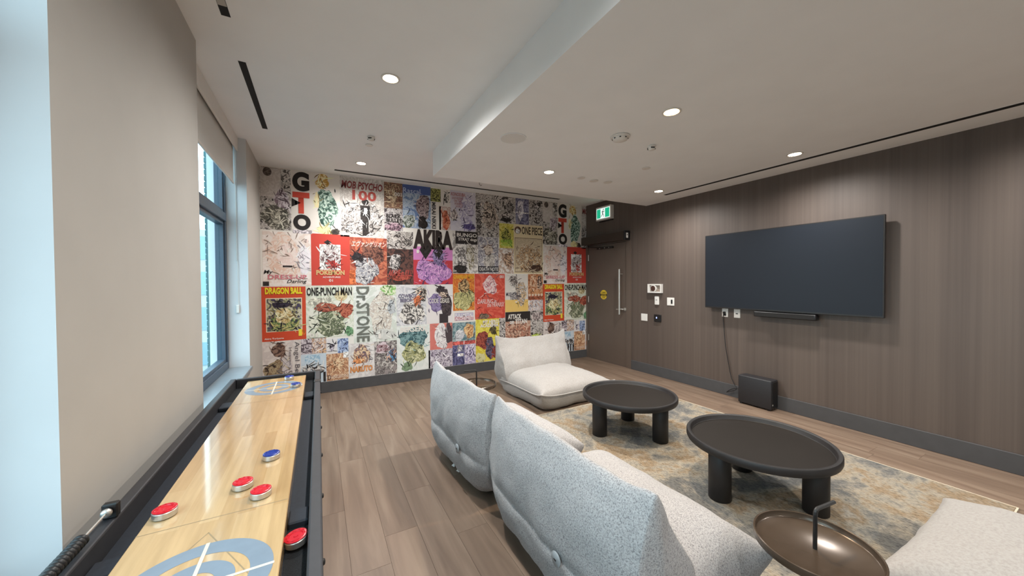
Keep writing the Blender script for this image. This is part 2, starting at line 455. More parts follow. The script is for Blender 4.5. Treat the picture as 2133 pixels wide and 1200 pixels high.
# ------------------------------------------------------------------ mural wall: printed panels
WHITE = (226, 218, 210); GREY = (168, 160, 156); DK = (48, 42, 42); SEP = (150, 132, 112)
BWI = ((206, 198, 190), (150, 142, 136), (226, 218, 212), (70, 62, 60))
YP = TY-.0012
PANEL_N = [0]
def panel(x0, x1, z0, z1, cols, blobs=(), texts=(), scale=14, dx=0.0, label=None):
    """one printed cover: blotchy ground, flat colour areas, lettering. blob = (kind,cx,cy,w,h,cols[,scale])  text = (s,x0,y0,x1,y1,col[,rot,bold,shear])"""
    PANEL_N[0] += 1; seed = PANEL_N[0] if dx == 0 else PANEL_N[0]+.5
    x0 += dx; x1 += dx
    W, H = x1-x0, z1-z0
    if x0 > TX-.02: return
    bm = bmesh.new(); mats = []
    def mi(m):
        if m not in mats: mats.append(m)
        return mats.index(m)
    if isinstance(cols[0], (int, float)): cols = (cols,)
    def quad(pts, m, y):
        f = bm.faces.new([bm.verts.new((px, y, pz)) for px, pz in pts]); f.material_index = mi(m)
    quad([(0, 0), (W, 0), (W, H), (0, H)], ink(tuple(cols), scale, seed % 17), 0)
    for i, b in enumerate(blobs):
        kind, cx, cy, w, h, bc = b[:6]; sc = b[6] if len(b) > 6 else 22
        if isinstance(bc[0], (int, float)):
            d = tuple(int(v*.72) for v in bc); l = tuple(min(255, int(v*1.18+8)) for v in bc); bc = (bc, d, bc, l)
        m = ink(tuple(bc), sc, (seed+i) % 17); y = -.0003*(i+1)
        cx *= W; cy *= H; w *= W/2; h *= H/2
        if kind == 'r': quad([(cx-w, cy-h), (cx+w, cy-h), (cx+w, cy+h), (cx-w, cy+h)], m, y)
        elif kind == 't': quad([(cx-w, cy-h), (cx+w, cy-h), (cx+w*.55, cy+h), (cx-w*.55, cy+h)], m, y)
        elif kind == 'd': quad([(cx-w, cy), (cx, cy-h), (cx+w, cy), (cx, cy+h)], m, y)
        else:
            n = 28; rr = random.Random(seed*31+i); ph = [rr.uniform(0, 6.28) for _ in range(4)]
            amp = .0 if kind == 'e' else .16
            pts = []
            for k in range(n):
                a = 2*PI*k/n; q = 1+amp*(math.sin(2*a+ph[0])*.5+math.sin(3*a+ph[1])*.5+math.sin(5*a+ph[2])*.45+math.sin(9*a+ph[3])*.25)
                px = min(max(cx+w*q*math.cos(a), 0), W); pz = min(max(cy+h*q*math.sin(a), 0), H); pts.append((px, pz))
            quad(pts, m, y)
    rr = random.Random(seed*77+3)
    if len(cols) > 1 or blobs:
        zones = [b for b in blobs if b[0] == 'b'] or ([('b', .5, .45, .9, .85, cols)] if len(cols) > 1 else [])
        for k in range(int(min(90, 10+W*H*230)) if zones else 0):
            b = rr.choice(zones); cx, cy, bw2, bh2 = b[1:5]
            px = (cx+rr.uniform(-.5, .5)*bw2)*W; pz = (cy+rr.uniform(-.5, .5)*bh2)*H
            ang = rr.uniform(0, 2*PI); L = rr.uniform(.03, .13); cur = rr.uniform(-9, 9); wd = rr.uniform(.0018, .0075)
            bc = b[5]; bc = (bc,) if isinstance(bc[0], (int, float)) else bc
            bc = sorted(bc, key=sum); c = tuple(int(v*.62) for v in bc[0]) if rr.random() < .55 else tuple(min(236, int(v*1.06)) for v in bc[-1])
            lft, rgt = [], []; n = 7
            for q in range(n):
                f = q/(n-1); wv = wd*math.sin(PI*(f*.86+.07)); nx, nz_ = -math.sin(ang), math.cos(ang)
                lft.append((px+nx*wv, pz+nz_*wv)); rgt.append((px-nx*wv, pz-nz_*wv))
                px += math.cos(ang)*L/n; pz += math.sin(ang)*L/n; ang += cur*L/n
            pts = [(min(max(a_, 0), W), min(max(b_, 0), H)) for a_, b_ in lft+rgt[::-1]]
            quad(pts, ink((c,), 14, 0), -.0003*(len(blobs)+1)-.00001*k)
    cut = TX-.003-x0
    def clip(b):
        if W > cut: bmesh.ops.bisect_plane(b, geom=b.verts[:]+b.edges[:]+b.faces[:], plane_co=(cut, 0, 0), plane_no=(1, 0, 0), clear_outer=True)
    clip(bm)
    o = obj('printed_panel', bm, mats, wb, loc=(x0, YP, z0))
    for p in o.data.polygons:
        if p.normal.y > 0: p.flip()
    if label: o['label'] = label
    for s in texts:
        st, a, b, c, d, colr = s[:6]; rot = s[6] if len(s) > 6 else 0; bold = s[7] if len(s) > 7 else .02; sh = s[8] if len(s) > 8 else 0
        tb = text_bm(st, a*W, c*W, b*H, d*H, rot, bold, sh); clip(tb)
        if not tb.faces: tb.free(); continue
        obj('lettering', tb, ink((colr,), 14, 0), o, loc=(0, -.004, 0))

RED = (196, 72, 56); GOLD = (232, 200, 90); GRN = (70, 104, 84); BLK = (40, 34, 33); LIL = (176, 164, 196); PNK = (224, 150, 170)
def repeated(dx):
    # grey cover strip
    panel(-.596, -.284, 2.048, 2.79, BWI, [('r', .34, .76, .66, .46, ((222, 214, 206), (210, 202, 196), (196, 186, 180))), ('e', .24, .93, .28, .14, (96, 84, 78)), ('r', .84, .89, .32, .2, ((214, 208, 202), (60, 54, 52), (214, 208, 202))), ('b', .7, .5, .5, .3, ((172, 152, 168), (206, 196, 200), (130, 110, 120))), ('b', .5, .2, .95, .38, ((128, 122, 108), (196, 190, 176), (66, 62, 54), (90, 86, 78))), ('b', .5, .22, .3, .26, ((206, 202, 186), (160, 154, 140)))],
          (), 20, dx)
    # big letters
    panel(-.277, -.05, 2.04, 2.80, (WHITE,), [('r', .48, .005, .9, .06, (206, 196, 200))],
          [('G', .04, .66, .84, .975, BLK, 0, .06), ('T', .04, .30, .84, .645, RED, 0, .06), ('O', .06, .03, .88, .285, BLK, 0, .06), ('\u25B6', 0, .40, .42, .54, BLK), ('1', .16, .44, .24, .50, WHITE)], 14, dx)
    # upright yellow and green composition
    panel(-.05, .25, 2.03, 2.80, (WHITE,), [('b', .36, .86, .5, .24, ((226, 196, 110), (190, 140, 60), (240, 226, 180))), ('b', .52, .42, .78, .64, ((84, 116, 100), (44, 70, 62), (120, 152, 136), (196, 212, 200))), ('b', .14, .54, .2, .24, ((222, 196, 120), (240, 226, 180))), ('b', .42, .06, .46, .16, ((232, 200, 110), (240, 224, 170))), ('b', .82, .04, .3, .12, (70, 62, 56))], (), 14, dx)
    panel(.256, .80, 2.01, 2.80, ((196, 188, 182), (214, 208, 202), (180, 170, 164), (222, 216, 210)), [('b', .5, .3, .98, .55, ((224, 218, 212), (150, 142, 138), (232, 226, 220), (96, 88, 86))), ('r', .56, .42, .22, .24, BLK), ('e', .56, .6, .16, .1, BLK), ('r', .56, .18, .14, .3, BLK)],
          [('MOB PSYCHO', .03, .80, .97, .93, (140, 66, 66), 0, .03, .2), ('100', .27, .62, .82, .79, (176, 78, 70), 0, .03), ('1', .53, .4, .6, .5, WHITE)], 16, dx)
    panel(-.582, -.079, 1.375, 2.03, ((232, 220, 212), (236, 226, 220), (226, 208, 198)), [('b', .42, .56, .72, .8, ((236, 208, 190), (232, 216, 206), (224, 190, 172))), ('e', .5, .56, .42, .46, ((238, 222, 214), (238, 222, 214), (232, 208, 200))), ('r', .5, .36, .2, .035, (60, 50, 50)), ('b', .85, .5, .28, .5, ((226, 214, 226), (236, 228, 232))), ('e', .9, .85, .1, .07, (200, 178, 172)), ('r', .06, .04, .12, .08, BLK)],
          [('My', .02, .2, .2, .29, BLK, 0, .02, .2), ('DRESS-UP', .1, .12, .9, .205, (206, 120, 130), 0, .02), ('Darling', .48, .03, .9, .115, BLK, 0, .01, .3)], 10, dx)
    panel(-.079, .365, 1.375, 2.03, ((196, 70, 58),), [('r', .48, .55, .54, .5, WHITE), ('b', .48, .56, .46, .4, ((214, 206, 204), (170, 160, 160), (228, 220, 218), (120, 90, 90))), ('d', .42, .84, .2, .1, BLK), ('b', .56, .42, .2, .14, (190, 66, 60))],
          [('POK\u00c9MON', .12, .2, .85, .32, (208, 172, 120), 0, .05), ('ADVENTURES', .28, .145, .74, .175, WHITE), ('01', .44, .07, .54, .12, WHITE)], 14, dx)
    panel(-.60, -.145, .706, 1.365, ((202, 74, 44),), [('r', .5, .48, .82, .62, ((226, 214, 190), (226, 214, 190))), ('r', .5, .48, .78, .59, ((98, 92, 120), (206, 198, 178), (150, 150, 90), (74, 66, 92))), ('b', .5, .32, .7, .3, ((120, 150, 76), (190, 178, 120), (90, 130, 70), (60, 50, 66))), ('b', .5, .46, .44, .26, ((222, 202, 150), (190, 160, 100), (236, 224, 186))), ('b', .45, .66, .44, .1, (44, 36, 50)), ('e', .9, .13, .16, .11, (214, 110, 40))],
          [('DRAGON BALL', .08, .86, .92, .985, (232, 214, 50), 0, .05), ('1', .82, .07, .9, .2, (236, 214, 70), 0, .06), ('Akira Toriyama', .05, .025, .48, .065, WHITE)], 14, dx)
    panel(-.145, .40, .706, 1.37, ((222, 222, 206), (204, 208, 188), (228, 226, 214)), [('b', .5, .3, .7, .55, ((74, 86, 66), (120, 128, 98), (46, 54, 42), (196, 196, 168))), ('e', .73, .8, .28, .2, ((206, 190, 150), (168, 150, 110), (222, 208, 170))), ('b', .3, .68, .5, .2, (198, 194, 178)), ('b', .42, .58, .5, .18, ((164, 84, 66), (140, 64, 52), (184, 110, 86))), ('b', .83, .52, .34, .26, ((172, 80, 64), (140, 58, 48), (186, 108, 84))), ('b', .16, .3, .22, .22, ((70, 78, 62), (226, 224, 206))), ('b', .9, .1, .16, .2, (110, 150, 110))],
          [('ONE-PUNCH MAN', .02, .81, .97, .97, BLK, 0, .03), ('01', .06, .02, .22, .1, WHITE, 0, .04)], 12, dx)
    panel(-.60, -.207, .142, .706, ((214, 204, 198), (206, 194, 190), (222, 212, 206)), [('b', .36, .3, .6, .6, ((170, 148, 112), (130, 104, 80), (190, 172, 138), (84, 66, 56))), ('b', .42, .8, .34, .34, ((96, 70, 62), (66, 46, 42), (140, 112, 98))), ('b', .62, .42, .26, .3, ((186, 172, 174), (206, 196, 196)))],
          [('Angel Beats!', .8, .02, .97, .96, (90, 84, 88), -90, .0), ('Heaven\u2019s Door', .68, .04, .76, .84, (110, 100, 104), -90, .0)], 12, dx)
    panel(-.205, -.086, .512, .708, ((160, 140, 150), (206, 194, 198), (90, 76, 84)), (), [], 26, dx)
    panel(-.086, .074, .512, .712, ((196, 168, 160), (222, 208, 200), (140, 110, 110), (226, 184, 140)), (), (), 26, dx)
    panel(.074, .203, .492, .69, ((224, 218, 216), (224, 218, 216)), [('b', .5, .42, .4, .5, ((90, 80, 90), (196, 186, 196), (56, 48, 58)))], [], 20, dx)
    panel(.203, .332, .492, .68, ((140, 160, 200), (190, 204, 226), (90, 106, 150)), [('b', .5, .42, .5, .5, ((70, 86, 130), (150, 166, 200)))], (), 24, dx)
    panel(-.207, .072, .142, .512, ((214, 220, 226), (206, 214, 222), (196, 208, 218)), [('r', .45, .84, .6, .24, ((176, 200, 216), (206, 218, 226), (150, 182, 204)))]+[('b', .12+.18*i, .46+.05*(i % 2), .16, .24, ((52, 46, 48), (226, 218, 212), (52, 46, 48))) for i in range(5)]+[('r', .12+.2*i, .18, .1, .34, BLK) for i in range(5)],
          [], 12, dx)
    panel(.072, .330, .142, .49, ((186, 130, 96), (214, 168, 130), (150, 92, 66), (224, 190, 156)), [('b', .5, .6, .6, .5, ((214, 160, 116), (170, 110, 76), (228, 196, 160))), ('r', .88, .92, .24, .22, WHITE)],
          [('DUNGEON', .05, .08, .95, .2, (226, 206, 188), 0, .01), ('D', .05, .06, .2, .22, (96, 56, 44))], 20, dx)
    panel(.330, .652, .14, .60, ((224, 216, 210), (206, 198, 196), (228, 222, 218)), [('b', .5, .66, .7, .5, ((214, 160, 116), (226, 200, 168), (168, 120, 96), (110, 96, 110))), ('b', .4, .48, .4, .16, (214, 140, 90))],
          [('NARUTO', .06, .16, .92, .34, (210, 140, 84), 0, .06)], 18, dx)
repeated(0.0); repeated(4.0)
panel(.802, 1.05, 2.435, 2.79, ((104, 66, 58), (150, 108, 88), (60, 40, 38), (190, 160, 130)), [('b', .4, .5, .5, .5, ((196, 170, 130), (150, 110, 90), (214, 196, 166)))], [('001', .55, .48, .95, .64, WHITE, 0, .03)], 20)
panel(.802, 1.05, 2.125, 2.435, ((206, 198, 194), (150, 140, 142), (226, 220, 216), (76, 66, 70)), [('b', .5, .16, .95, .34, ((150, 116, 130), (190, 160, 170), (96, 70, 84)))], [('BLACK', .1, .56, .9, .74, BLK, 0, .03), ('BULLET', .1, .38, .95, .54, BLK, 0, .03)], 24)
panel(1.05, 1.45, 2.18, 2.79, ((84, 104, 150), (140, 160, 190), (196, 206, 216), (110, 132, 172)), [('r', .5, .9, 1, .2, ((64, 80, 136), (78, 96, 150))), ('b', .2, .15, .5, .3, ((120, 130, 110), (206, 208, 204), (84, 96, 80))), ('b', .72, .5, .44, .66, ((176, 156, 158), (110, 88, 92), (196, 178, 176), (84, 66, 72))), ('b', .7, .14, .34, .3, BLK)], [('Rascal', .02, .8, .62, .92, (196, 206, 226), 0, .0)], 9)
panel(1.448, 1.60, 2.18, 2.78, (WHITE,), [('r', .5, .84, 1, .32, ((150, 150, 70), (70, 70, 40), (190, 188, 110), (46, 46, 30)))], [('MIRAI NIKKI', .1, .02, .5, .66, (60, 54, 54), -90, .03)], 22)
panel(1.60, 1.745, 2.53, 2.78, (WHITE,), [('b', .6, .56, .6, .7, ((54, 48, 46), (206, 198, 190), (54, 48, 46)))], [], 20)
panel(1.575, 1.745, 2.18, 2.53, ((214, 196, 186), (226, 214, 206), (190, 160, 150)), [('b', .6, .42, .7, .8, ((202, 110, 80), (184, 84, 60), (214, 140, 110)))], (), 18)
panel(1.747, 2.155, 2.185, 2.79, ((224, 218, 222), (214, 208, 216), (206, 200, 212)), [('b', .62, .5, .6, .8, ((178, 168, 200), (214, 206, 222), (140, 128, 170), (226, 220, 228))), ('b', .14, .38, .26, .3, ((190, 176, 170), (110, 96, 100), (222, 212, 206))), ('b', .72, .12, .5, .16, ((130, 116, 170), (90, 80, 130)))], [('KONOSUBA:', .02, .86, .6, .95, (176, 110, 110), 0, .02, .2), ("GOD'S BLESSING", .06, .78, .5, .84, (176, 120, 120)), ('ON THIS', .14, .71, .44, .77, (176, 120, 120)), ('WONDERFUL', .16, .64, .48, .70, (176, 120, 120)), ('WORLD!', .2, .58, .46, .63, (176, 120, 120)), ('1', .33, .5, .37, .55, BLK)], 10)
panel(2.158, 2.565, 2.12, 2.79, BWI, [('b', .6, .5, .7, .6, ((206, 186, 168), (140, 120, 108), (222, 208, 194), (80, 66, 60)))], [('GOBLIN SLAYER', .03, .02, .2, .8, (64, 56, 54), 90, .03)], 20)
panel(2.568, 2.865, 2.36, 2.79, BWI, [('b', .66, .6, .4, .5, ((52, 46, 46), (52, 46, 46), (150, 142, 138))), ('b', .4, .12, .6, .16, BLK)], (), 18)
panel(2.868, 3.125, 2.36, 2.79, ((120, 118, 146), (150, 148, 172), (86, 84, 112)), [('b', .36, .56, .5, .7, ((206, 200, 210), (170, 164, 182), (226, 220, 226))), ('r', .5, .45, .9, .05, WHITE)], [], 16)
panel(3.128, 3.404, 2.36, 2.79, BWI, [('b', .6, .7, .5, .6, ((96, 88, 92), (206, 198, 196), (60, 54, 56)))], (), 22)
panel(.365, .83, 1.375, 2.01, ((178, 88, 66), (150, 70, 56), (196, 116, 88)), [('b', .6, .62, .66, .5, ((110, 70, 60), (140, 92, 76), (76, 48, 44))), ('b', .42, .3, .66, .55, ((214, 208, 206), (140, 140, 150), (226, 220, 216), (86, 82, 92))), ('b', .2, .58, .3, .2, (50, 44, 48)), ('r', .06, .16, .16, .3, (214, 110, 66))], [('\u30a8\u30f4\u30a1\u30f3\u30b2\u30ea\u30aa\u30f3', .04, .8, .98, .93, (226, 200, 190), 0, .02, .3)], 16)
panel(.83, 1.19, 1.875, 2.12, BWI, [('b', .7, .4, .5, .6, ((96, 88, 84), (190, 180, 174), (66, 58, 56)))], [('CLOVER', .36, .36, .98, .5, (120, 112, 106))], 20)
panel(.83, 1.19, 1.375, 1.875, ((70, 54, 50), (104, 70, 62), (50, 40, 40)), [('b', .3, .62, .4, .5, ((52, 46, 46), (206, 198, 194), (52, 46, 46))), ('b', .5, .2, .8, .16, (150, 70, 56))], [('AKAME ga KILL!', .03, .18, .97, .42, (186, 84, 76), 0, .02, .5)], 16)
panel(1.19, 1.775, 1.375, 2.18, (WHITE,), [('r', .5, .55, 1, .26, ((216, 150, 200), (206, 130, 186))), ('r', .5, .22, 1, .44, ((206, 70, 76), (190, 60, 70))), ('b', .5, .22, .86, .46, ((196, 130, 190), (160, 104, 170), (222, 170, 210), (120, 84, 140))), ('b', .62, .5, .3, .28, ((128, 110, 150), (160, 140, 180), (96, 80, 120))), ('d', .3, .62, .3, .34, BLK), ('d', .62, .6, .26, .3, BLK)], [('AKIRA', .0, .64, 1.0, .99, (52, 42, 40), 0, .06), ('1', .08, .56, .14, .62, WHITE)], 12)
panel(1.778, 2.188, 1.54, 2.187, BWI[:3], [('b', .34, .34, .5, .6, ((196, 188, 182), (226, 218, 212), (110, 102, 100))), ('b', .7, .4, .3, .6, ((190, 176, 130), (206, 198, 190), (140, 128, 100))), ('b', .3, .1, .5, .2, BLK), ('r', .55, .84, .88, .3, ((46, 40, 40), (46, 40, 40)))], [('BUNGO', .16, .86, .96, .95, WHITE, 0, .02), ('STRAY dogs', .22, .75, .96, .84, WHITE, 0, .02), ('01', .88, .69, .96, .74, BLK)], 14)
panel(2.19, 2.548, 1.54, 2.115, ((110, 106, 128), (190, 184, 190), (70, 64, 84), (214, 208, 206)), [('b', .56, .3, .5, .5, ((222, 214, 206), (206, 198, 190), (170, 160, 154))), ('b', .5, .64, .4, .3, ((150, 110, 90), (206, 190, 176))), ('r', .5, .12, 1, .16, ((44, 40, 46), (44, 40, 46)))], [('DEATH NOTE', .06, .07, .97, .17, (214, 208, 204), 0, .02)], 16)
panel(2.565, 2.83, 1.955, 2.355, ((206, 188, 80), (222, 210, 120), (190, 176, 66)), [('b', .5, .5, .7, .6, ((110, 120, 56), (150, 152, 70), (70, 80, 40), (190, 180, 96)))], [('HUNTER', .08, .2, .92, .34, (150, 190, 70), 0, .04), ('\u00d7HUNTER', .1, .08, .9, .19, (160, 196, 80), 0, .04)], 20)
panel(2.548, 2.83, 1.54, 1.955, ((206, 198, 192), (180, 150, 130), (224, 216, 210)), [('b', .6, .55, .6, .5, ((190, 140, 110), (120, 92, 80), (214, 180, 150)))], [], 18)
panel(2.832, 3.404, 1.54, 2.36, ((230, 214, 178), (226, 208, 170)), [('r', .5, .38, .94, .7, ((90, 70, 50),)), ('r', .5, .38, .92, .68, ((226, 212, 186), (196, 176, 148), (214, 196, 166))), ('b', .5, .32, .84, .56, ((176, 136, 96), (222, 206, 180), (110, 76, 54), (206, 170, 130))), ('b', .76, .12, .4, .14, (84, 58, 44)), ('e', .13, .88, .22, .15, (96, 72, 60)), ('e', .13, .86, .15, .1, WHITE)], [('ONE PIECE', .26, .8, .97, .96, (64, 50, 42), 0, .02)], 12)
panel(.40, .948, .60, 1.37, ((222, 224, 214), (206, 210, 200), (228, 228, 222)), [('b', .66, .5, .6, .8, ((214, 200, 186), (226, 218, 206), (170, 150, 138), (228, 224, 216))), ('b', .82, .92, .36, .2, ((170, 206, 130), (222, 226, 196), (130, 180, 96))), ('b', .88, .6, .2, .24, ((150, 152, 156), (190, 192, 194))), ('b', .72, .12, .5, .2, ((110, 106, 104), (206, 204, 198)))], [('Dr.STONE', .06, .02, .36, .98, (110, 112, 104), -90, .03), ('1', .56, .05, .62, .14, WHITE)], 10)
panel(.949, 1.372, .795, 1.37, ((206, 204, 206), (190, 188, 192), (220, 216, 216)), [('b', .5, .3, .9, .5, ((222, 214, 204), (50, 44, 46), (226, 218, 210))), ('b', .82, .78, .34, .4, ((56, 48, 50), (222, 206, 190), (56, 48, 50))), ('b', .68, .62, .2, .24, (206, 116, 76))], [('COWBOY', .06, .68, .68, .78, (104, 96, 120), 0, .03), ('BEBOP', .12, .58, .5, .67, (104, 96, 120), 0, .03)], 12)
panel(1.375, 1.772, .80, 1.372, ((226, 218, 214), (222, 214, 212)), [('b', .36, .54, .6, .44, ((128, 112, 150), (150, 134, 170), (110, 94, 134))), ('b', .74, .5, .42, .7, ((62, 54, 56), (84, 72, 74), (50, 42, 44))), ('r', .64, .12, .34, .24, ((66, 56, 58), (56, 48, 50))), ('b', .54, .86, .32, .22, (58, 48, 52)), ('b', .6, .74, .2, .12, (222, 196, 176))], [('CODE GEASS', .08, .52, .86, .64, WHITE, 0, .01)], 12)
panel(1.775, 2.127, .97, 1.535, ((206, 120, 50), (216, 140, 60), (196, 100, 44)), [('b', .5, .3, .96, .55, ((150, 150, 96), (190, 180, 120), (96, 100, 66), (206, 196, 140))), ('b', .5, .66, .5, .4, ((60, 46, 36), (206, 170, 120), (90, 66, 44)))], [('CHAINSAW MAN', .03, .86, .97, .97, (226, 170, 50), 0, .03)], 18)
panel(1.775, 2.127, .795, .965, (WHITE,), [('r', .5, .48, .86, .7, ((150, 146, 176), (176, 168, 190))), ('r', .5, .34, .86, .36, ((176, 110, 120), (190, 130, 136)))], [('FULLMETAL', .08, .46, .92, .78, (226, 218, 220), 0, .04), ('ALCHEMIST', .08, .18, .92, .48, (226, 210, 212), 0, .04)], 16)
panel(2.13, 2.66, .82, 1.535, ((206, 84, 66), (214, 100, 80), (196, 70, 56)), [('b', .5, .74, .44, .4, ((222, 176, 176), (228, 206, 202), (206, 140, 146))), ('b', .5, .36, .8, .3, ((190, 60, 50), (206, 90, 74))), ('b', .3, .06, .3, .14, (120, 100, 84))], [('DARLING in', .08, .34, .7, .44, (228, 214, 210), 0, .0, .3), ('the FRANXX', .4, .26, .97, .36, (228, 214, 210), 0, .0, .3), ('001', .82, .9, .96, .97, WHITE)], 9)
panel(2.662, 3.10, .91, 1.53, ((226, 220, 212), (214, 206, 198)), [('r', .5, .16, 1, .32, ((222, 176, 90), (228, 190, 110))), ('b', .68, .5, .5, .6, ((110, 100, 104), (222, 212, 204), (66, 60, 66), (222, 190, 150))), ('b', .36, .84, .36, .24, ((196, 186, 178), (110, 100, 96)))], [('MUSHOKU', .04, .42, .56, .52, (84, 76, 90), 0, .02), ('TENSEI', .2, .32, .6, .42, (84, 76, 90), 0, .02)], 14)
panel(3.10, 3.404, 1.095, 1.535, ((190, 130, 86), (206, 150, 106), (170, 106, 70)), [('b', .34, .66, .46, .6, ((196, 130, 80), (222, 190, 160), (166, 100, 62))), ('b', .76, .66, .4, .5, ((76, 56, 52), (214, 180, 154), (76, 56, 52))), ('r', .5, .1, 1, .2, (150, 84, 60))]+[('e', .1+.2*i, .19, .15, .1, ((226, 206, 186), (214, 190, 168))) for i in range(5)], [], 16)
panel(3.10, 3.404, .91, 1.095, ((214, 206, 206), (170, 160, 168), (226, 220, 218), (190, 150, 130)), (), [], 26)
panel(3.145, 3.404, .45, .91, BWI, [('b', .5, .8, .8, .3, ((150, 140, 140), (206, 190, 186), (110, 96, 96))), ('b', .4, .06, .6, .14, (190, 206, 96))], (), 20)
panel(2.664, 3.143, .45, .908, ((190, 150, 130), (206, 176, 156), (160, 104, 84)), [('b', .5, .3, .96, .5, ((160, 90, 72), (196, 140, 116), (110, 62, 52), (214, 180, 156))), ('r', .5, .83, 1, .34, ((46, 40, 38), (46, 40, 38)))], [('ATTACK', .1, .74, .62, .92, WHITE, 0, .04), ('on TITAN', .16, .56, .86, .73, WHITE, 0, .04)], 16)
panel(2.553, 2.662, .45, .82, BWI, (), (), 24)
panel(2.664, 3.404, .142, .448, BWI, [('b', .3, .5, .3, .6, (150, 110, 96)), ('b', .7, .5, .3, .6, (110, 110, 130))], (), 20)
panel(2.14, 2.55, .145, .822, ((214, 196, 70), (206, 184, 60), (222, 208, 96)), [('b', .3, .5, .6, .4, ((140, 66, 56), (166, 84, 68), (110, 50, 46))), ('b', .6, .3, .4, .5, ((76, 70, 92), (110, 100, 120), (54, 48, 66))), ('b', .84, .2, .3, .3, ((166, 80, 70), (130, 60, 54))), ('b', .2, .1, .4, .22, ((190, 182, 96), (206, 200, 150))), ('b', .74, .72, .3, .2, (90, 80, 50))], [('MY HERO', .3, .88, .97, .97, WHITE, 0, .04), ('ACADEMIA', .18, .8, .97, .88, WHITE, 0, .04)], 14)
panel(1.762, 2.135, .448, .79, ((110, 140, 146), (150, 170, 172), (84, 112, 120)), [('b', .72, .6, .4, .7, ((214, 160, 110), (226, 190, 140), (176, 120, 80))), ('b', .3, .42, .4, .5, ((222, 220, 220), (190, 190, 196))), ('r', .5, .08, 1, .16, (196, 90, 84))], (), 14)
panel(.949, 1.416, .142, .79, ((222, 224, 218), (214, 218, 212), (226, 226, 222)), [('b', .5, .72, .9, .44, ((84, 122, 126), (130, 160, 160), (60, 92, 98))), ('b', .5, .4, .66, .5, ((140, 140, 90), (190, 186, 130), (84, 96, 66), (214, 210, 170))), ('b', .3, .1, .3, .2, ((84, 112, 80), (130, 150, 120)))], [('BERSERK', .1, .86, .92, .98, WHITE, 0, .03)], 12)
panel(1.418, 1.76, .412, .797, ((190, 90, 84), (206, 120, 110)), [('b', .5, .5, .6, .95, ((226, 218, 216), (206, 196, 198), (228, 222, 220))), ('b', .84, .6, .34, .8, ((54, 46, 50), (76, 64, 68)))], (), 14)
panel(1.395, 1.76, .142, .41, ((206, 196, 206), (160, 148, 166), (226, 218, 222), (110, 96, 116)), (), (), 26)
panel(1.76, 1.952, .142, .445, ((80, 80, 118), (110, 108, 146), (60, 58, 90)), [('r', .66, .5, .5, .14, WHITE), ('b', .6, .82, .4, .24, (206, 198, 200))], [], 18)
panel(1.952, 2.138, .142, .445, ((196, 186, 206), (150, 136, 170), (222, 214, 222)), [('b', .5, .56, .7, .5, ((128, 112, 150), (206, 196, 214), (96, 80, 120)))], (), 24)
panel(.652, .948, .142, .60, ((66, 58, 58), (206, 198, 192), (52, 46, 46), (150, 140, 138)), [('b', .36, .8, .56, .34, ((206, 180, 186), (214, 196, 200))), ('b', .78, .56, .4, .4, ((206, 170, 150), (84, 60, 58), (96, 150, 190)))], [('DEMON', .1, .8, .56, .9, (130, 84, 90), 0, .02), ('SLAYER', .1, .7, .6, .79, (130, 84, 90), 0, .02)], 18)

# ------------------------------------------------------------------ door on the tv wall
dr = sroot('door_1')
DY0, DY1 = 4.13, 5.055
obj('door_frame', boxes([(TX-.012, TX+.12, 4.03, DY0, 0, 2.172), (TX-.012, TX+.12, DY1, TY-.001, 0, 2.172), (TX-.012, TX+.12, DY0, DY1, 2.05, 2.172)]), 'door', dr)
leaf = obj('door_leaf', bx(TX+.004, TX+.05, DY0+.003, DY1-.003, .001, 2.046, bevel=.002, seg=1), 'door', dr)
obj('gap_shade_strip', boxes([(TX-.001, TX+.006, DY0+.0002, DY0+.0075, .002, 2.046), (TX-.001, TX+.006, DY0+.0075, DY1, 2.043, 2.0495)]), 'dark_slot', dr)  # dark strips stand in for the shaded gap between leaf and frame
for z in (.32, 1.02, 1.78):
    obj('hinge', cyl(.008, z, z+.11, 10, (TX-.006, DY1-.012, 0)), 'chrome', dr)
pl = obj('pull_bar', tube([(TX-.065, 4.225, .86), (TX-.065, 4.225, 1.60)], .014, 14), 'chrome', leaf)
for z in (.95, 1.52): obj('pull_post', tube([(TX-.065, 4.225, z), (TX+.006, 4.225, z)], .009, 10), 'chrome', leaf)
obj('lever_rose', cyl(.028, 0, .012, 24, (TX+.005, 4.165, .945), 'x'), 'chrome', leaf)
obj('lever_handle', tube(smoothpath([(TX+.004, 4.165, .945), (TX-.05, 4.165, .945), (TX-.058, 4.19, .945), (TX-.058, 4.30, .94)], 6), .009, 10), 'chrome', leaf)
st = obj('warning_sticker', cyl(.083, 0, .001, 32, (TX+.0038, 4.66, 1.17), 'x'), 'sticker', leaf)
obj('sticker_band', bx(TX+.0022, TX+.0026, 4.577, 4.743, 1.145, 1.185), 'black_ink', leaf)
def wall_text(s, y0, y1, z0, z1, mat, parent, x, bold=.02):
    b = text_bm(s, 0, y1-y0, z0, z1, 0, bold)
    for v in b.verts: v.co = (x, y1-v.co.x, v.co.z)
    return obj('lettering', b, mat, parent)
wall_text('AUTOMATIC', 4.605, 4.715, 1.195, 1.222, 'black_ink', leaf, TX+.002)
wall_text('CAUTION', 4.595, 4.725, 1.152, 1.178, 'sticker', leaf, TX+.0016)
wall_text('DOOR', 4.625, 4.695, 1.105, 1.135, 'black_ink', leaf, TX+.002)
op = thing('door_operator', 'dark automatic door operator box mounted above the door', 'door operator')
obj('housing', bx(TX-.13, TX-.013, 4.07, 5.10, 2.06, 2.20, bevel=.004, seg=1), plain('dark_brown_metal', (58, 48, 42), .35), op)
obj('end_cap', bx(TX-.134, TX-.013, 4.045, 4.07, 2.055, 2.205, bevel=.003, seg=1), 'black_plastic', op)
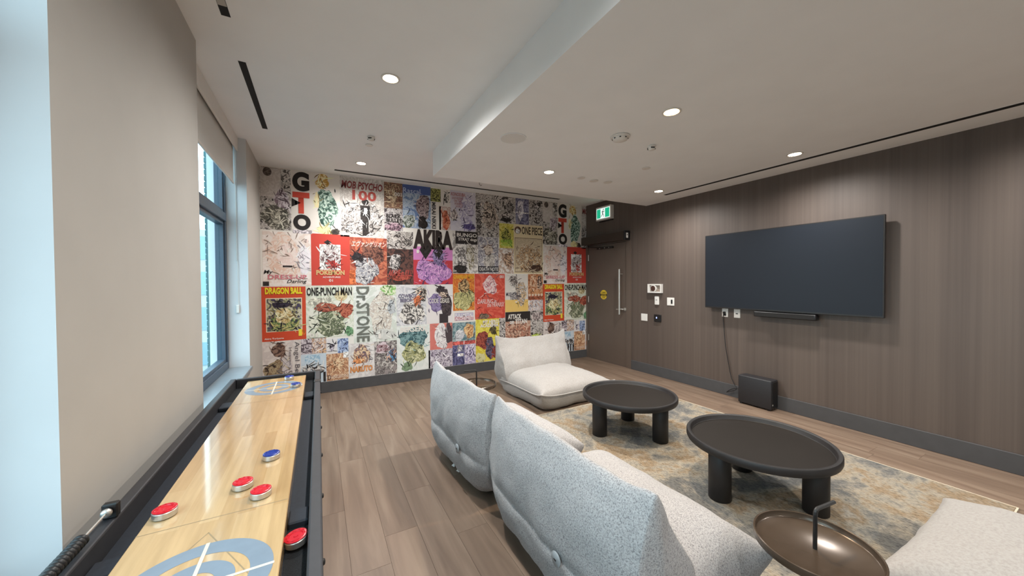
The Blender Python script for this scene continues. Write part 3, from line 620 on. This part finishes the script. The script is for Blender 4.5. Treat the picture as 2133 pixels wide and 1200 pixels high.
obj('switch_plate', bx(TX-.10, TX-.06, 4.041, 4.045, 2.09, 2.17), 'white_plastic', op)
obj('switch', bx(TX-.088, TX-.072, 4.037, 4.041, 2.13, 2.145), 'black_plastic', op)
obj('arm', tube([(TX-.07, 4.98, 2.055), (TX-.07, 4.98, 2.02), (TX-.05, 4.62, 1.985)], .009, 8), 'black_metal', op)
obj('arm_track', bx(TX-.03, TX+.003, 4.42, 4.80, 1.965, 1.995, bevel=.003, seg=1), 'black_metal', op)
for y in (4.5, 4.6, 4.72): obj('bolt', cyl(.008, 0, .006, 10, (TX-.03, y, 1.98), 'x'), 'chrome', op)

# exit sign
ex = thing('exit_sign', 'lit green and white running figure exit sign above the door', 'sign')
obj('case', bx(TX-.075, TX-.0005, 4.405, 4.765, 2.458, 2.69, bevel=.004, seg=1), 'white_plastic', ex)
obj('backing', bx(TX-.02, TX-.001, 4.42, 4.745, 2.44, 2.458), 'black_plastic', ex)
obj('face', bx(TX-.078, TX-.075, 4.425, 4.745, 2.485, 2.66), 'exit_white', ex)
obj('green_field', bx(TX-.0795, TX-.078, 4.645, 4.735, 2.495, 2.65), 'exit_green', ex)
obj('green_field', bx(TX-.0795, TX-.078, 4.435, 4.535, 2.495, 2.65), 'exit_green', ex)
def strip(bm, p, q, w, x):
    p = Vector(p); q = Vector(q); d = (q-p).normalized(); n = Vector((-d.y, d.x))*w
    bm.faces.new([bm.verts.new((x, a.x, a.y)) for a in (p+n, p-n, q-n, q+n)])
bm = bmesh.new(); X = TX-.0788
for p, q, w in (((4.585, 2.615), (4.595, 2.565), .010), ((4.595, 2.565), (4.57, 2.54), .006), ((4.57, 2.54), (4.572, 2.505), .005), ((4.595, 2.565), (4.612, 2.53), .006), ((4.612, 2.53), (4.637, 2.525), .005), ((4.587, 2.61), (4.562, 2.595), .004), ((4.562, 2.595), (4.548, 2.608), .004), ((4.587, 2.612), (4.61, 2.605), .004), ((4.61, 2.605), (4.616, 2.585), .004)):
    strip(bm, p, q, w, X)
vs_ = [bm.verts.new((X, 4.575+.011*math.cos(a*PI/6), 2.635+.011*math.sin(a*PI/6))) for a in range(12)]; bm.faces.new(vs_)
obj('running_figure', bm, plain('exit_figure', (40, 90, 76), .6), ex)

# wall devices
g = thing('thermostat_guard', 'white framed thermostat with round dark dial on the tv wall', 'thermostat')
obj('backplate', bx(TX-.02, TX-.0005, 3.45, 3.665, 1.235, 1.35, bevel=.004, seg=1), plain('taupe_plate', (150, 136, 124), .5), g)
obj('guard_frame', boxes([(TX-.045, TX-.0005, 3.442, 3.458, 1.228, 1.358), (TX-.045, TX-.0005, 3.645, 3.679, 1.228, 1.358), (TX-.045, TX-.0005, 3.458, 3.645, 1.228, 1.246), (TX-.045, TX-.0005, 3.458, 3.645, 1.34, 1.358)]), 'white_plastic', g)
obj('dial_ring', cyl(.05, 0, .03, 32, (TX-.015, 3.575, 1.293), 'x'), 'white_plastic', g)
obj('dial', cyl(.04, 0, .034, 32, (TX-.015, 3.58, 1.293), 'x'), plain('brown_dial', (70, 48, 42), .3), g)
g = thing('wall_sensor', 'narrow white rounded wall sensor under the thermostat', 'sensor')
obj('body', bx(TX-.022, TX-.0005, 3.50, 3.574, 1.05, 1.178, bevel=.01), 'white_plastic', g)
obj('slot', bx(TX-.0235, TX-.021, 3.525, 3.55, 1.12, 1.128), 'black_plastic', g)
g = thing('switch_plate', 'white square switch plate with black toggle beside the wall sensor', 'switch')
obj('plate', bx(TX-.008, TX-.0005, 3.253, 3.37, 1.053, 1.165, bevel=.003, seg=1), 'white_plastic', g)
obj('toggle', bx(TX-.013, TX-.007, 3.278, 3.304, 1.08, 1.138, bevel=.002, seg=1), 'black_plastic', g)
g = thing('blank_plate', 'plain white square blank wall plate nearest the door', 'wall plate')
obj('plate', bx(TX-.008, TX-.0005, 3.715, 3.833, .795, .903, bevel=.003, seg=1), 'white_plastic', g)
g = thing('push_button_panel', 'black square door button panel with small blue light', 'button')
obj('plate', bx(TX-.022, TX-.0005, 3.468, 3.584, .804, .908, bevel=.004, seg=1), 'black_plastic', g)
obj('light', bx(TX-.0235, TX-.0215, 3.53, 3.542, .852, .874), 'led', g)
o1 = thing('power_outlet', 'white outlet under the tv with black plug in it', 'outlet', group='outlets under the television')
obj('plate', bx(TX-.007, TX-.0005, 2.512, 2.584, .957, 1.065, bevel=.002, seg=1), 'white_plastic', o1)
obj('socket', bx(TX-.009, TX-.006, 2.533, 2.563, .97, .998, bevel=.001, seg=1), 'black_plastic', o1)
o2 = thing('power_outlet', 'white outlet under the tv without a plug', 'outlet', group='outlets under the television')
obj('plate', bx(TX-.007, TX-.0005, 2.37, 2.442, .957, 1.065, bevel=.002, seg=1), 'white_plastic', o2)
obj('socket', bx(TX-.0085, TX-.006, 2.394, 2.42, 1.0, 1.012), 'black_plastic', o2)

# television, soundbar, subwoofer, cable
t = thing('television', 'large dark flat screen television mounted on the grain panelled wall', 'television', (TX, 1.945, 1.05))
obj('back_housing', bx(-.055, -.015, -.6, .6, .15, .75, bevel=.01), 'black_plastic', t)
obj('wall_mount', boxes([(-.02, -.0005, -.3, -.22, .25, .65), (-.02, -.0005, .22, .3, .25, .65)]), 'black_metal', t)
obj('bezel', bx(-.085, -.055, -.808, .808, .015, .915, bevel=.003, seg=1), 'tv_bezel', t)
obj('screen', bx(-.0862, -.0848, -.798, .798, .032, .905), 'screen', t)
t = thing('soundbar', 'black soundbar on the wall just below the television', 'soundbar', (TX-.10, 1.895, .998))
sb = bx(0, .08, -.285, .285, 0, .06, bevel=.014, seg=3); obj('body', sb, 'black_plastic', t, True)
obj('grille', bx(-.002, .001, -.27, .27, .008, .052, bevel=.0008, seg=1), plain('black_cloth', (26, 25, 25), .9, var=.3, scale=300), t)
obj('bracket', boxes([(.08, .0995, -.2, -.16, .01, .05), (.08, .0995, .16, .2, .01, .05)]), 'black_metal', t)
t = thing('subwoofer', 'black upright subwoofer box on the floor against the wall', 'speaker', (4.275, 2.135, 0))
obj('cabinet', bx(-.07, .07, -.17, .17, .012, .325, bevel=.012, seg=3), plain('subwoofer_vinyl', (36, 35, 38), .5), t, True)
obj('front_grille', bx(-.055, .055, -.176, -.168, .03, .31, bevel=.004, seg=2), 'black_plastic', t)
obj('badge', bx(-.055, -.04, -.178, -.175, .06, .075), 'chrome', t)
for a in (-.055, .055):
    for b in (-.14, .14): obj('foot', cyl(.014, 0, .013, 12, (a, b, 0)), 'black_plastic', t)
c = thing('power_cable', 'thin black cable hanging from the outlet to the subwoofer', 'cable')
obj('plug', bx(TX-.035, TX-.009, 2.536, 2.562, .996, 1.022, bevel=.004, seg=1), 'black_plastic', c)
obj('wire', tube(smoothpath([(TX-.03, 2.552, 1.0), (TX-.018, 2.563, .93), (TX-.02, 2.545, .75), (TX-.022, 2.53, .6), (TX-.02, 2.50, .42), (TX-.025, 2.46, .24), (TX-.03, 2.42, .16), (TX-.05, 2.39, .11), (TX-.06, 2.46, .07), (TX-.05, 2.50, .05), (TX-.06, 2.44, .1), (TX-.07, 2.37, .13), (TX-.08, 2.302, .13)], 6), .004, 8), 'black_plastic', c)

# ------------------------------------------------------------------ ceiling fittings
def downlight(x, y, z, label, warm=False, w=1.0):
    t = thing('downlight', label, 'ceiling light', (x, y, z), 0, 'recessed downlights')
    obj('trim_ring', lathe([(.048, -.0005), (.062, -.0005), (.062, -.004), (.052, -.007), (.046, -.003), (.048, -.0005)], 32), 'white_plastic', t, True)
    obj('lens', cyl(.046, -.004, -.002, 28), 'lamp_warm' if warm else 'lamp', t)
    l = bpy.data.lights.new('downlight_lamp', 'SPOT'); l.energy = LAMP_W*w; l.spot_size = math.radians(164); l.spot_blend = 1.0; l.shadow_soft_size = .045
    l.color = (1, .80, .56) if warm else (1, .985, .955)
    o = bpy.data.objects.new('downlight_lamp', l); link(o, t); o.location = (0, 0, -.02)
    return t
downlight(.45, 2.537, HC, 'bright downlight in the upper ceiling nearest the window slots', w=1.2)
downlight(.455, 4.48, HC, 'bright downlight in the upper ceiling close to the poster mural', w=1.2)
downlight(2.1, 1.587, LC, 'warm glowing downlight in the lower ceiling, nearest the camera', True)
downlight(2.11, 3.045, LC, 'downlight in the lower ceiling beside the three small discs', w=1.5)
downlight(3.79, 1.592, LC, 'downlight above the television by the long ceiling slot', w=1.0)
downlight(3.79, 3.05, LC, 'downlight above the wall switches at the end of the long slot')
for (x, y, z, wh) in ((.45, .6, HC, 'in the upper ceiling right above the camera'), (.45, -1.35, HC, 'in the upper ceiling behind the camera'), (3.79, .13, LC, 'by the long slot, past the right frame edge'), (2.1, -1.33, LC, 'in the lower ceiling behind the camera'), (3.79, -1.33, LC, 'by the long slot, behind the camera')):
    downlight(x, y, z, 'added unseen downlight '+wh, w=.9)  # invented unseen lamps that continue the ceiling grid and light the room
def slot(name, x0, x1, y0, y1, z, label, blade=None):
    t = thing(name, label, 'air diffuser', group='linear ceiling slots')
    obj('dark_gap', bx(x0, x1, y0, y1, z-.002, z-.0005), 'dark_slot', t)
    if x1-x0 < y1-y0:
        for a, b in ((x0-.006, x0), (x1, x1+.006)): obj('flange', bx(a, b, y0-.004, y1+.004, z-.0015, z-.0005), 'ceiling', t)
    else:
        for a, b in ((y0-.006, y0), (y1, y1+.006)): obj('flange', bx(x0-.004, x1+.004, a, b, z-.0015, z-.0005), 'ceiling', t)
    if blade: obj('blade', bx(x0+.002, x1-.002, blade, blade+.05, z-.0035, z-.002), 'wall_beige', t)
slot('linear_diffuser', -.425, -.385, 2.784, 3.884, HC, 'long black ceiling slot beside the far window')
slot('linear_diffuser', -.425, -.385, 1.25, 2.352, HC, 'short visible end of black ceiling slot at the top edge', 2.22)
slot('linear_diffuser', .19, 3.60, 4.862, 4.915, HC, 'thin black ceiling slot running along the poster mural')
slot('linear_diffuser', 4.005, 4.06, -2.0, 3.15, LC, 'thin black ceiling slot running along the television wall')
g = thing('ceiling_speaker', 'round pale flush ceiling speaker in the lower ceiling', 'speaker', (1.37, 2.466, LC))
obj('grille', cyl(.098, -.004, -.001, 40), 'speaker_grille', g); obj('ring', lathe([(.098, -.0005), (.105, -.0005), (.105, -.005), (.098, -.005), (.098, -.0005)], 40), 'ceiling', g, True)
g = thing('smoke_detector', 'round white smoke detector between the ceiling speaker and small sensor', 'detector', (2.095, 2.044, LC))
obj('base', cyl(.075, -.014, -.0005, 32, bev=.004), 'white_plastic', g, False); obj('dome', lathe([(.06, -.014), (.055, -.03), (.03, -.04), (0, -.042)], 32), 'white_plastic', g, True)
for i in range(8): obj('vent', bx(-.006, .006, .057, .061, -.026, -.02), 'dark_slot', g).rotation_euler = (0, 0, i*PI/4)
def small_sensor(x, y, z, label):
    g = thing('motion_sensor', label, 'sensor', (x, y, z), .4)
    obj('base', cyl(.035, -.012, -.0005, 28, bev=.003), 'white_plastic', g)
    obj('dome', lathe([(.03, -.012), (.03, -.022), (.024, -.034), (0, -.038)], 24), 'white_plastic', g, True)
    for a in (0, 2.1, 4.2):
        v = obj('vent', bx(-.016, .016, -.0325, -.028, -.026, -.018), 'dark_slot', g); v.rotation_euler = (0, 0, a-.9)
small_sensor(2.477, 2.065, LC, 'small white ceiling sensor with black slits near the warm downlight')
small_sensor(.459, 3.632, HC, 'small white ceiling sensor with black slits in the upper ceiling')
def cap(x, y, z, r, label, grp):
    g = thing('sprinkler_cap', label, 'sprinkler', (x, y, z), 0, grp)
    obj('disc', cyl(r, -.008, -.0015, 28, bev=.002), 'white_plastic', g); obj('collar', cyl(r*.7, -.0016, -.0004, 24), 'dark_slot', g)
cap(.468, 3.855, HC, .035, 'small white cap beside the sensor in the upper ceiling', 'flush ceiling caps')
cap(2.541, 3.05, LC, .042, 'white ceiling cap, leftmost of three in a row', 'flush ceiling caps')
cap(2.739, 3.07, LC, .05, 'white ceiling cap, middle of three in a row', 'flush ceiling caps')
cap(2.92, 3.04, LC, .05, 'white ceiling cap, rightmost of three in a row', 'flush ceiling caps')
cap(2.909, 2.49, LC, .04, 'faint white ceiling cap alone below the slitted sensor', 'flush ceiling caps')
tag(obj('ceiling_wire', tube(smoothpath([(1.98, 4.55, HC-.001), (1.98, 4.55, HC-.03), (1.995, 4.54, HC-.055), (2.01, 4.53, HC-.045)], 5), .003, 6), 'black_plastic'), 'tiny dark hooked wire sticking out of the ceiling near the mural', 'wire')

# ------------------------------------------------------------------ shuffleboard table
t = thing('shuffleboard_table', 'long black shuffleboard table with pale maple playing surface by the window', 'game table')
SX0, SX1, SY0, SY1, RZ, PZ = -.525, .0, .72, 2.957, .765, .75
obj('side_rail', bx(SX1-.033, SX1, SY0, SY1, .60, RZ, bevel=.005), 'rail', t)
obj('side_rail', bx(SX0, SX0+.033, SY0, SY1, .60, RZ, bevel=.005), 'rail', t)
obj('end_rail', bx(SX0+.033, SX1-.033, SY1-.03, SY1, .60, RZ, bevel=.005), 'rail', t)
obj('end_rail', bx(SX0+.033, SX1-.033, SY0, SY0+.03, .60, RZ, bevel=.005), 'rail', t)
obj('gutter_bed', bx(SX0+.033, SX1-.033, SY0+.03, SY1-.03, .62, .70), 'felt', t)
for a, b in ((SX0+.034, -.426), (-.086, SX1-.034)):
    obj('gutter_pad', bx(a, b, SY0+.031, 1.17, .70, .704), 'carpet', t)
    obj('gutter_pad', bx(a, b, 2.55, SY1-.031, .70, .704), 'carpet', t)
    obj('gutter_block', bx(a, b, 1.17, 1.24, .70, .722, bevel=.004, seg=1), 'felt', t)
    obj('gutter_block', bx(a, b, 2.45, 2.55, .70, .722, bevel=.004, seg=1), 'felt', t)
pf = obj('playfield', bx(-.424, -.088, SY0+.05, 2.902, .70, PZ, bevel=.002, seg=1), 'maple', t)
def ring(cx, cy, r0, r1, gap, z):
    bm = bmesh.new(); n = 60
    for k in range(n):
        a0, a1 = 2*PI*k/n, 2*PI*(k+1)/n
        pts = []
        for r, a in ((r0, a0), (r1, a0), (r1, a1), (r0, a1)): pts.append((cx+r*math.cos(a), cy+r*math.sin(a), z))
        bm.faces.new([bm.verts.new(p) for p in pts])
    return bm
for cy in (.985, 2.645):
    obj('target_ring', ring(-.252, cy, .105, .15, 0, PZ+.0004), 'print_blue', pf)
    obj('target_ring', ring(-.252, cy, .042, .078, 0, PZ+.0004), 'print_blue', pf)
    obj('target_cross', boxes([(-.256, -.248, cy-.152, cy+.152, PZ+.0005, PZ+.0008), (-.404, -.256, cy-.004, cy+.004, PZ+.0005, PZ+.0008), (-.248, -.100, cy-.004, cy+.004, PZ+.0005, PZ+.0008)]), 'print_white', pf)
def line(p, q, w=.0012, z=PZ+.0003):
    bm = bmesh.new(); p = Vector((*p, z)); q = Vector((*q, z)); d = (q-p).normalized(); n = Vector((-d.y, d.x, 0))*w
    bm.faces.new([bm.verts.new(v) for v in (p+n, p-n, q-n, q+n)]); return bm
for cy, s in ((.985, 1), (2.645, -1)):
    obj('score_line', line((-.423, cy+s*.27), (-.089, cy+s*.27)), 'print_dark', pf)
    obj('score_line', line((-.262, cy+s*.20), (-.41, cy-s*.10)), 'print_dark', pf)
    obj('score_line', line((-.262, cy+s*.20), (-.10, cy-s*.10)), 'print_dark', pf)
for y in (.95, 1.25, 1.55, 1.85, 2.15, 2.45, 2.75): obj('bolt', lathe([(.008, 0), (.006, .004), (0, .005)], 12, (SX1, y, .735), 'x'), 'black_metal', t, True)
for b in t.children:
    if b.name.startswith('bolt'):
        for v in b.data.vertices: v.co.x = 2*SX1-v.co.x
obj('corner_bracket', bx(SX1-.036, SX1+.004, 2.60, 2.66, .70, RZ+.004, bevel=.003, seg=1), 'black_metal', t)
obj('corner_bracket', bx(SX1-.036, SX1+.004, SY1-.06, SY1+.003, .70, RZ+.004, bevel=.004, seg=1), 'black_metal', t)
obj('under_frame', bx(-.43, -.09, .9, 2.8, .50, .62), 'rail', t)
for x in (-.44, -.08):
    for y in (.95, 2.75): obj('leg', bx(x-.045, x+.045, y-.06, y+.06, 0, .60, bevel=.006), 'rail', t)
# pucks
def make_puck(name, loc, col, label, rz=0.0):
    t = thing(name, label, 'puck', loc, rz, 'shuffleboard pucks')
    obj('steel_base', lathe([(0, 0), (.0255, 0), (.0275, .002), (.0275, .0160), (.026, .0175), (0, .0175)], 36), 'chrome', t, True)
    c = obj('cap', lathe([(.0255, .0175), (.0268, .0205), (.0245, .0220), (.017, .0220), (.0155, .0195), (.006, .0195), (.005, .0212), (0, .0212)], 36), col, t, True)
    for k in range(10):
        a = 2*PI*k/10
        bm = bx(-.0018, .0018, -.0028, .0028, 0, .0016, bevel=.0006, seg=1); o = obj('grip_bump', bm, col, c); o.location = (.0208*math.cos(a), .0208*math.sin(a), .0218); o.rotation_euler = (0, 0, a)
    for part in t.children:
        if part.name.startswith('steel') or part.name.startswith('cap'): smooth_angle(part, 35)
    return t
pz = PZ+.0012
make_puck('shuffleboard_puck', (-.163, 1.575, pz), 'puck_blue', 'blue topped puck alone in the middle of the maple surface')
make_puck('shuffleboard_puck', (-.221, 1.395, pz), 'puck_red', 'red topped puck, farther of the two close together', .3)
make_puck('shuffleboard_puck', (-.164, 1.312, pz), 'puck_red', 'red topped puck, nearer of the two close together', .1)
make_puck('shuffleboard_puck', (-.388, 1.332, pz), 'puck_red', 'red topped puck at the left edge of the maple surface', .5)
p = make_puck('shuffleboard_puck', (-.0605, 1.09, .7125), 'puck_red', 'red topped puck tilted in the right hand gutter'); p.rotation_euler = (math.radians(2), math.radians(-6), 0)
make_puck('shuffleboard_puck', (-.184, 2.825, pz), 'puck_blue', 'blue topped puck at the far end beyond the target')
make_puck('shuffleboard_puck', (-.136, 2.60, pz), 'puck_blue', 'blue topped puck on the edge of the far target ring')
# abacus scorer
t = thing('score_counter', 'black beaded scoring rod on the left rail of the game table', 'score counter')
obj('rod', tube([(-.508, .70, .788), (-.508, 1.37, .788)], .0028, 8), 'chrome', t)
obj('bracket', bx(-.522, -.490, 1.355, 1.375, RZ+.001, .806, bevel=.003, seg=1), 'black_plastic', t)
obj('bracket', bx(-.522, -.490, .735, .755, RZ+.001, .806, bevel=.003, seg=1), 'black_plastic', t)
obj('collar', lathe([(.003, 0), (.010, 0), (.012, .006), (.010, .013), (.003, .013)], 18, (-.508, 1.352, .788), 'y'), 'chrome', t, True)
by = 1.235; first = None
while by > .80:
    if first is None:
        first = obj('bead', lathe([(.003, 0), (.011, .0005), (.0145, .004), (.0145, .0075), (.011, .011), (.003, .0115)], 18, (0, 0, 0), 'y'), 'black_plastic', t, True); o = first
    else:
        o = first.copy(); COL.objects.link(o); o.parent = t
    o.location = (-.508, by, .788); by -= .0122

# ------------------------------------------------------------------ rug
rg = thing('area_rug', 'distressed beige and blue grey area rug under the coffee tables', 'rug')
obj('pile', bx(1.68, 3.70, .40, 3.09, .0005, .011, bevel=.003, seg=1), 'rug', rg)
obj('binding', boxes([(3.70, 3.708, .392, 3.098, .0005, .010), (1.672, 3.70, .392, .40, .0005, .010), (1.672, 3.70, 3.09, 3.098, .0005, .010), (1.672, 1.68, .40, 3.09, .0005, .010)]), plain('cream_binding', (206, 194, 172), .9), rg)
RUG = .0112

# ------------------------------------------------------------------ coffee tables
def coffee_table(x, y, rz, label):
    t = thing('coffee_table', label, 'coffee table', (x, y, RUG), rz, 'round coffee tables')
    R, Z = .418, .372-RUG
    top = obj('tray_top', lathe([(0, Z-.05), (R-.02, Z-.05), (R-.004, Z-.045), (R, Z-.035), (R, Z-.008), (R-.005, Z), (R-.022, Z), (R-.027, Z-.005), (R-.030, Z-.030), (R-.034, Z-.0335), (0, Z-.034)], 72), 'black_wood', t); smooth_angle(top, 50)
    obj('tray_inlay', cyl(R-.034, Z-.0338, Z-.0325, 64), 'tray', t)
    for k in range(3):
        a = 2*PI*k/3
        l = obj('leg', cyl(.065, 0, Z-.05, 32, (.295*math.cos(a), .295*math.sin(a), 0), bev=.004), 'black_wood', t); smooth_angle(l, 50)
    return t
coffee_table(2.505, 2.345, math.radians(45), 'round black coffee table with tray top, nearer the door')
coffee_table(2.515, 1.255, math.radians(45), 'round black coffee table with tray top, nearer the camera')

# ------------------------------------------------------------------ side tables
def side_table(x, y, zf, rz, label):
    t = thing('side_table', label, 'side table', (x, y, zf), rz, 'small tray side tables')
    R, Z = .192, .405-zf
    tr = obj('tray', lathe([(0, Z-.022), (R-.004, Z-.022), (R, Z-.018), (R, Z+.008), (R-.003, Z+.010), (R-.006, Z+.008), (R-.007, Z-.012), (R-.011, Z-.0155), (0, Z-.016)], 64), 'tray_glossy', t); smooth_angle(tr, 50)
    obj('stem', cyl(.011, .01, Z-.020, 16), 'black_metal', t)
    obj('base', cyl(.13, 0, .012, 48, bev=.003), 'black_metal', t)
    hp = [(0, 0, Z-.02), (0, 0, Z+.115)]+[(.018-.018*math.cos(a), 0, Z+.115+.018*math.sin(a)) for a in (.4, .8, 1.2, 1.57)]+[(.12, 0, Z+.133)]
    obj('handle', tube(hp, .007, 12), 'black_metal', t)
    return t
side_table(1.625, .61, RUG, -.12, 'bronze tray side table with bent handle, in front at the lower right')
side_table(1.345, 3.2, .0, PI-.24, 'bronze tray side table with bent handle, between the lounge chairs by the mural')

# ------------------------------------------------------------------ lounge chairs
clouds = bpy.data.textures.new('fabric_creases', 'CLOUDS'); clouds.noise_scale = .22; clouds.noise_depth = 2
clouds2 = bpy.data.textures.new('fabric_rumples', 'CLOUDS'); clouds2.noise_scale = .11; clouds2.noise_depth = 1
def sm(a, b, x):
    t = min(max((x-a)/(b-a), 0), 1); return t*t*(3-2*t)
def lounge(name, label, loc, rz, fab, W, D, H, ear=.014, sag=.0, thick=1.0, lean=.0, rumple=.012, seatz=.36, piping=False, group=None):
    """facing +y, origin on the floor at the rear middle"""
    t = thing(name, label, 'lounge chair', loc, rz, group)
    h = H/.72
    prof = [(.17, .004), (.07, .03), (.02, .11), (.0, .20), (-.002, .265), (.012, .285), (.002, .305), (-.006, .40), (.0, .52), (.03, .62), (.062, .69), (.085, .72), (.112, .705), (.17, .635), (.245, .55), (.34, .46), (.42, .38), (.44, .2), (.40, .02)]
    us = [-1, -.97, -.9, -.75, -.5, -.25, 0, .25, .5, .75, .9, .97, 1]
    bm = bmesh.new(); rings = []
    for u in us:
        a = abs(u); e = sm(.72, 1, a); ring_ = []
        for (y, z) in prof:
            tz = max(0, 1-z/.30)
            x = u*W/2*(1-.16*tz*tz)
            cy = .14
            k = 1-.30*e*(1-.0*tz)
            yy = cy+(y-cy)*thick*k
            top = sm(.52, .72, z)
            zz = z*h + .055*e*tz*tz + top*(ear*sm(.8, 1, a) - sag*(1-a*a))
            yy += lean*z + .05*e*tz
            x += math.copysign(.022*top*sm(.85, 1, a), u) if a > 0 else 0
            ring_.append(bm.verts.new((x, yy, zz)))
        rings.append(ring_)
    n = len(prof)
    for A, B in zip(rings, rings[1:]):
        for i in range(n): bm.faces.new((A[i], A[(i+1) % n], B[(i+1) % n], B[i]))
    for R_, s in ((rings[0], 1), (rings[-1], -1)):
        c = bm.verts.new((sum(v.co.x for v in R_)/n - s*.035, sum(v.co.y for v in R_)/n, sum(v.co.z for v in R_)/n))
        for i in range(n):
            j = (i+1) % n
            bm.faces.new((R_[j], R_[i], c) if s == 1 else (R_[i], R_[j], c))
    cl = bm.edges.layers.float.new('crease_edge')
    for R_ in (rings[0], rings[-1]):
        for i in range(n):
            e_ = bm.edges.get((R_[i], R_[(i+1) % n]))
            if e_: e_[cl] = .4
    o = obj('backrest', bm, fab, t, True)
    s = o.modifiers.new('subdivision', 'SUBSURF'); s.levels = 2; s.render_levels = 2
    d = o.modifiers.new('creases', 'DISPLACE'); d.texture = clouds; d.strength = rumple*2; d.mid_level = .5; d.texture_coords = 'GLOBAL'
    d2 = o.modifiers.new('rumples', 'DISPLACE'); d2.texture = clouds2; d2.strength = rumple*.7; d2.mid_level = .5; d2.texture_coords = 'GLOBAL'
    # seat pillow
    N = 26; y0, y1 = .17, D
    bm = bmesh.new(); tops = {}; bots = {}; edge_pts = []
    zs = .175
    for i in range(N+1):
        for j in range(N+1):
            u = -1+2*i/N; v = -1+2*j/N
            u = math.copysign(abs(u)**.8, u); v = math.copysign(abs(v)**.8, v)
            pin = .045
            x = u*(W/2-.01)*(1-pin*(1-v*v)) + (.02*u*abs(v)**6 if v > 0 else 0)
            y = (y0+y1)/2+v*(y1-y0)/2*(1-pin*(1-u*u) if v > 0 else 1)
            bul = ((1-abs(u)**4.5)*(1-abs(v)**3.6))**.5
            zseam = zs+.05*(abs(u*v)**4 if v > 0 else 0)
            if v < 0: bul = ((1-abs(u)**4.5))**.5
            zt = zseam+(seatz-zs)*bul - .03*max(0, v)*bul
            zb = max(.004, zseam-(zs+.05)*bul**.8)
            if i in (0, N) or j == N:
                vt = bm.verts.new((x, y, zseam)); tops[i, j] = bots[i, j] = vt
            else:
                tops[i, j] = bm.verts.new((x, y, zt)); bots[i, j] = bm.verts.new((x, y, zb))
    for i in range(N):
        for j in range(N):
            bm.faces.new((tops[i, j], tops[i+1, j], tops[i+1, j+1], tops[i, j+1]))
            q = (bots[i, j+1], bots[i+1, j+1], bots[i+1, j], bots[i, j])
            try: bm.faces.new(q)
            except ValueError: pass
    for i in range(N):
        vs4 = []
        for v in (tops[i+1, 0], tops[i, 0], bots[i, 0], bots[i+1, 0]):
            if v not in vs4: vs4.append(v)
        if len(vs4) > 2:
            try: bm.faces.new(vs4)
            except ValueError: pass
    path = [tops[0, j].co.copy() for j in range(N+1)]+[tops[i, N].co.copy() for i in range(1, N+1)]+[tops[N, j].co.copy() for j in range(N-1, -1, -1)]
    o = obj('seat', bm, fab, t, True)
    s = o.modifiers.new('subdivision', 'SUBSURF'); s.levels = 1; s.render_levels = 1
    d = o.modifiers.new('creases', 'DISPLACE'); d.texture = clouds; d.strength = rumple*1.6; d.mid_level = .5; d.texture_coords = 'GLOBAL'
    if piping: obj('piping', tube(path, .007, 8), fab, o, True)
    return t
def button(t, x, y, z, tilt=0, rz=0):
    b = obj('strap_button', lathe([(0, -.004), (.027, -.004), (.030, 0), (.028, .004), (0, .006)], 28), plain('grey_button', (150, 156, 160), .5), t, True)
    # face -y
    b.location = (x, y, z); b.rotation_euler = (PI/2+tilt, 0, rz)
    s = obj('button_slot', bx(-.008, .008, -.003, .003, .0058, .0068), 'black_plastic', b)
n1 = lounge('lounge_chair', 'grey boucle floor lounge chair nearest the camera, seen from behind', (.83, 1.325, 0), -PI/2, 'boucle', 1.10, .89, .715, group='grey lounge chairs facing the television')
button(n1, .18, -.012, .29)
n2 = lounge('lounge_chair', 'grey boucle floor lounge chair farther from the camera, beside the near one', (.80, 2.44, 0), -PI/2+.05, 'boucle', 1.02, .86, .72, group='grey lounge chairs facing the television')
button(n2, .2, -.012, .29)
for k, xx in ((0, -.02), (1, -.11)):
    b = bmesh.new(); vs3 = [b.verts.new(p) for p in ((xx-.014, .075, .008), (xx+.02, .085, .008), (xx+.0, .10, .036))]; b.faces.new(vs3)
    g_ = bmesh.ops.extrude_face_region(b, geom=b.faces[:]); bmesh.ops.translate(b, verts=[v for v in g_['geom'] if isinstance(v, bmesh.types.BMVert)], vec=(0, -.002, 0))
    obj('care_tag', b, 'white_plastic', n2)
lounge('lounge_chair', 'cream linen floor lounge chair in front of the mural by the door', (2.50, 4.16, 0), PI+.04, 'linen', 1.06, 1.08, .70, ear=.035, sag=.03, thick=.78, rumple=.018, seatz=.33, piping=True, group='cream lounge chairs')
lounge('lounge_chair', 'cream linen lounge chair cut off by the lower right corner', (2.42, -.52, RUG+.001), .0, 'linen', 1.02, 1.08, .70, ear=.035, sag=.03, thick=.78, rumple=.012, seatz=.36, piping=False, group='cream lounge chairs')
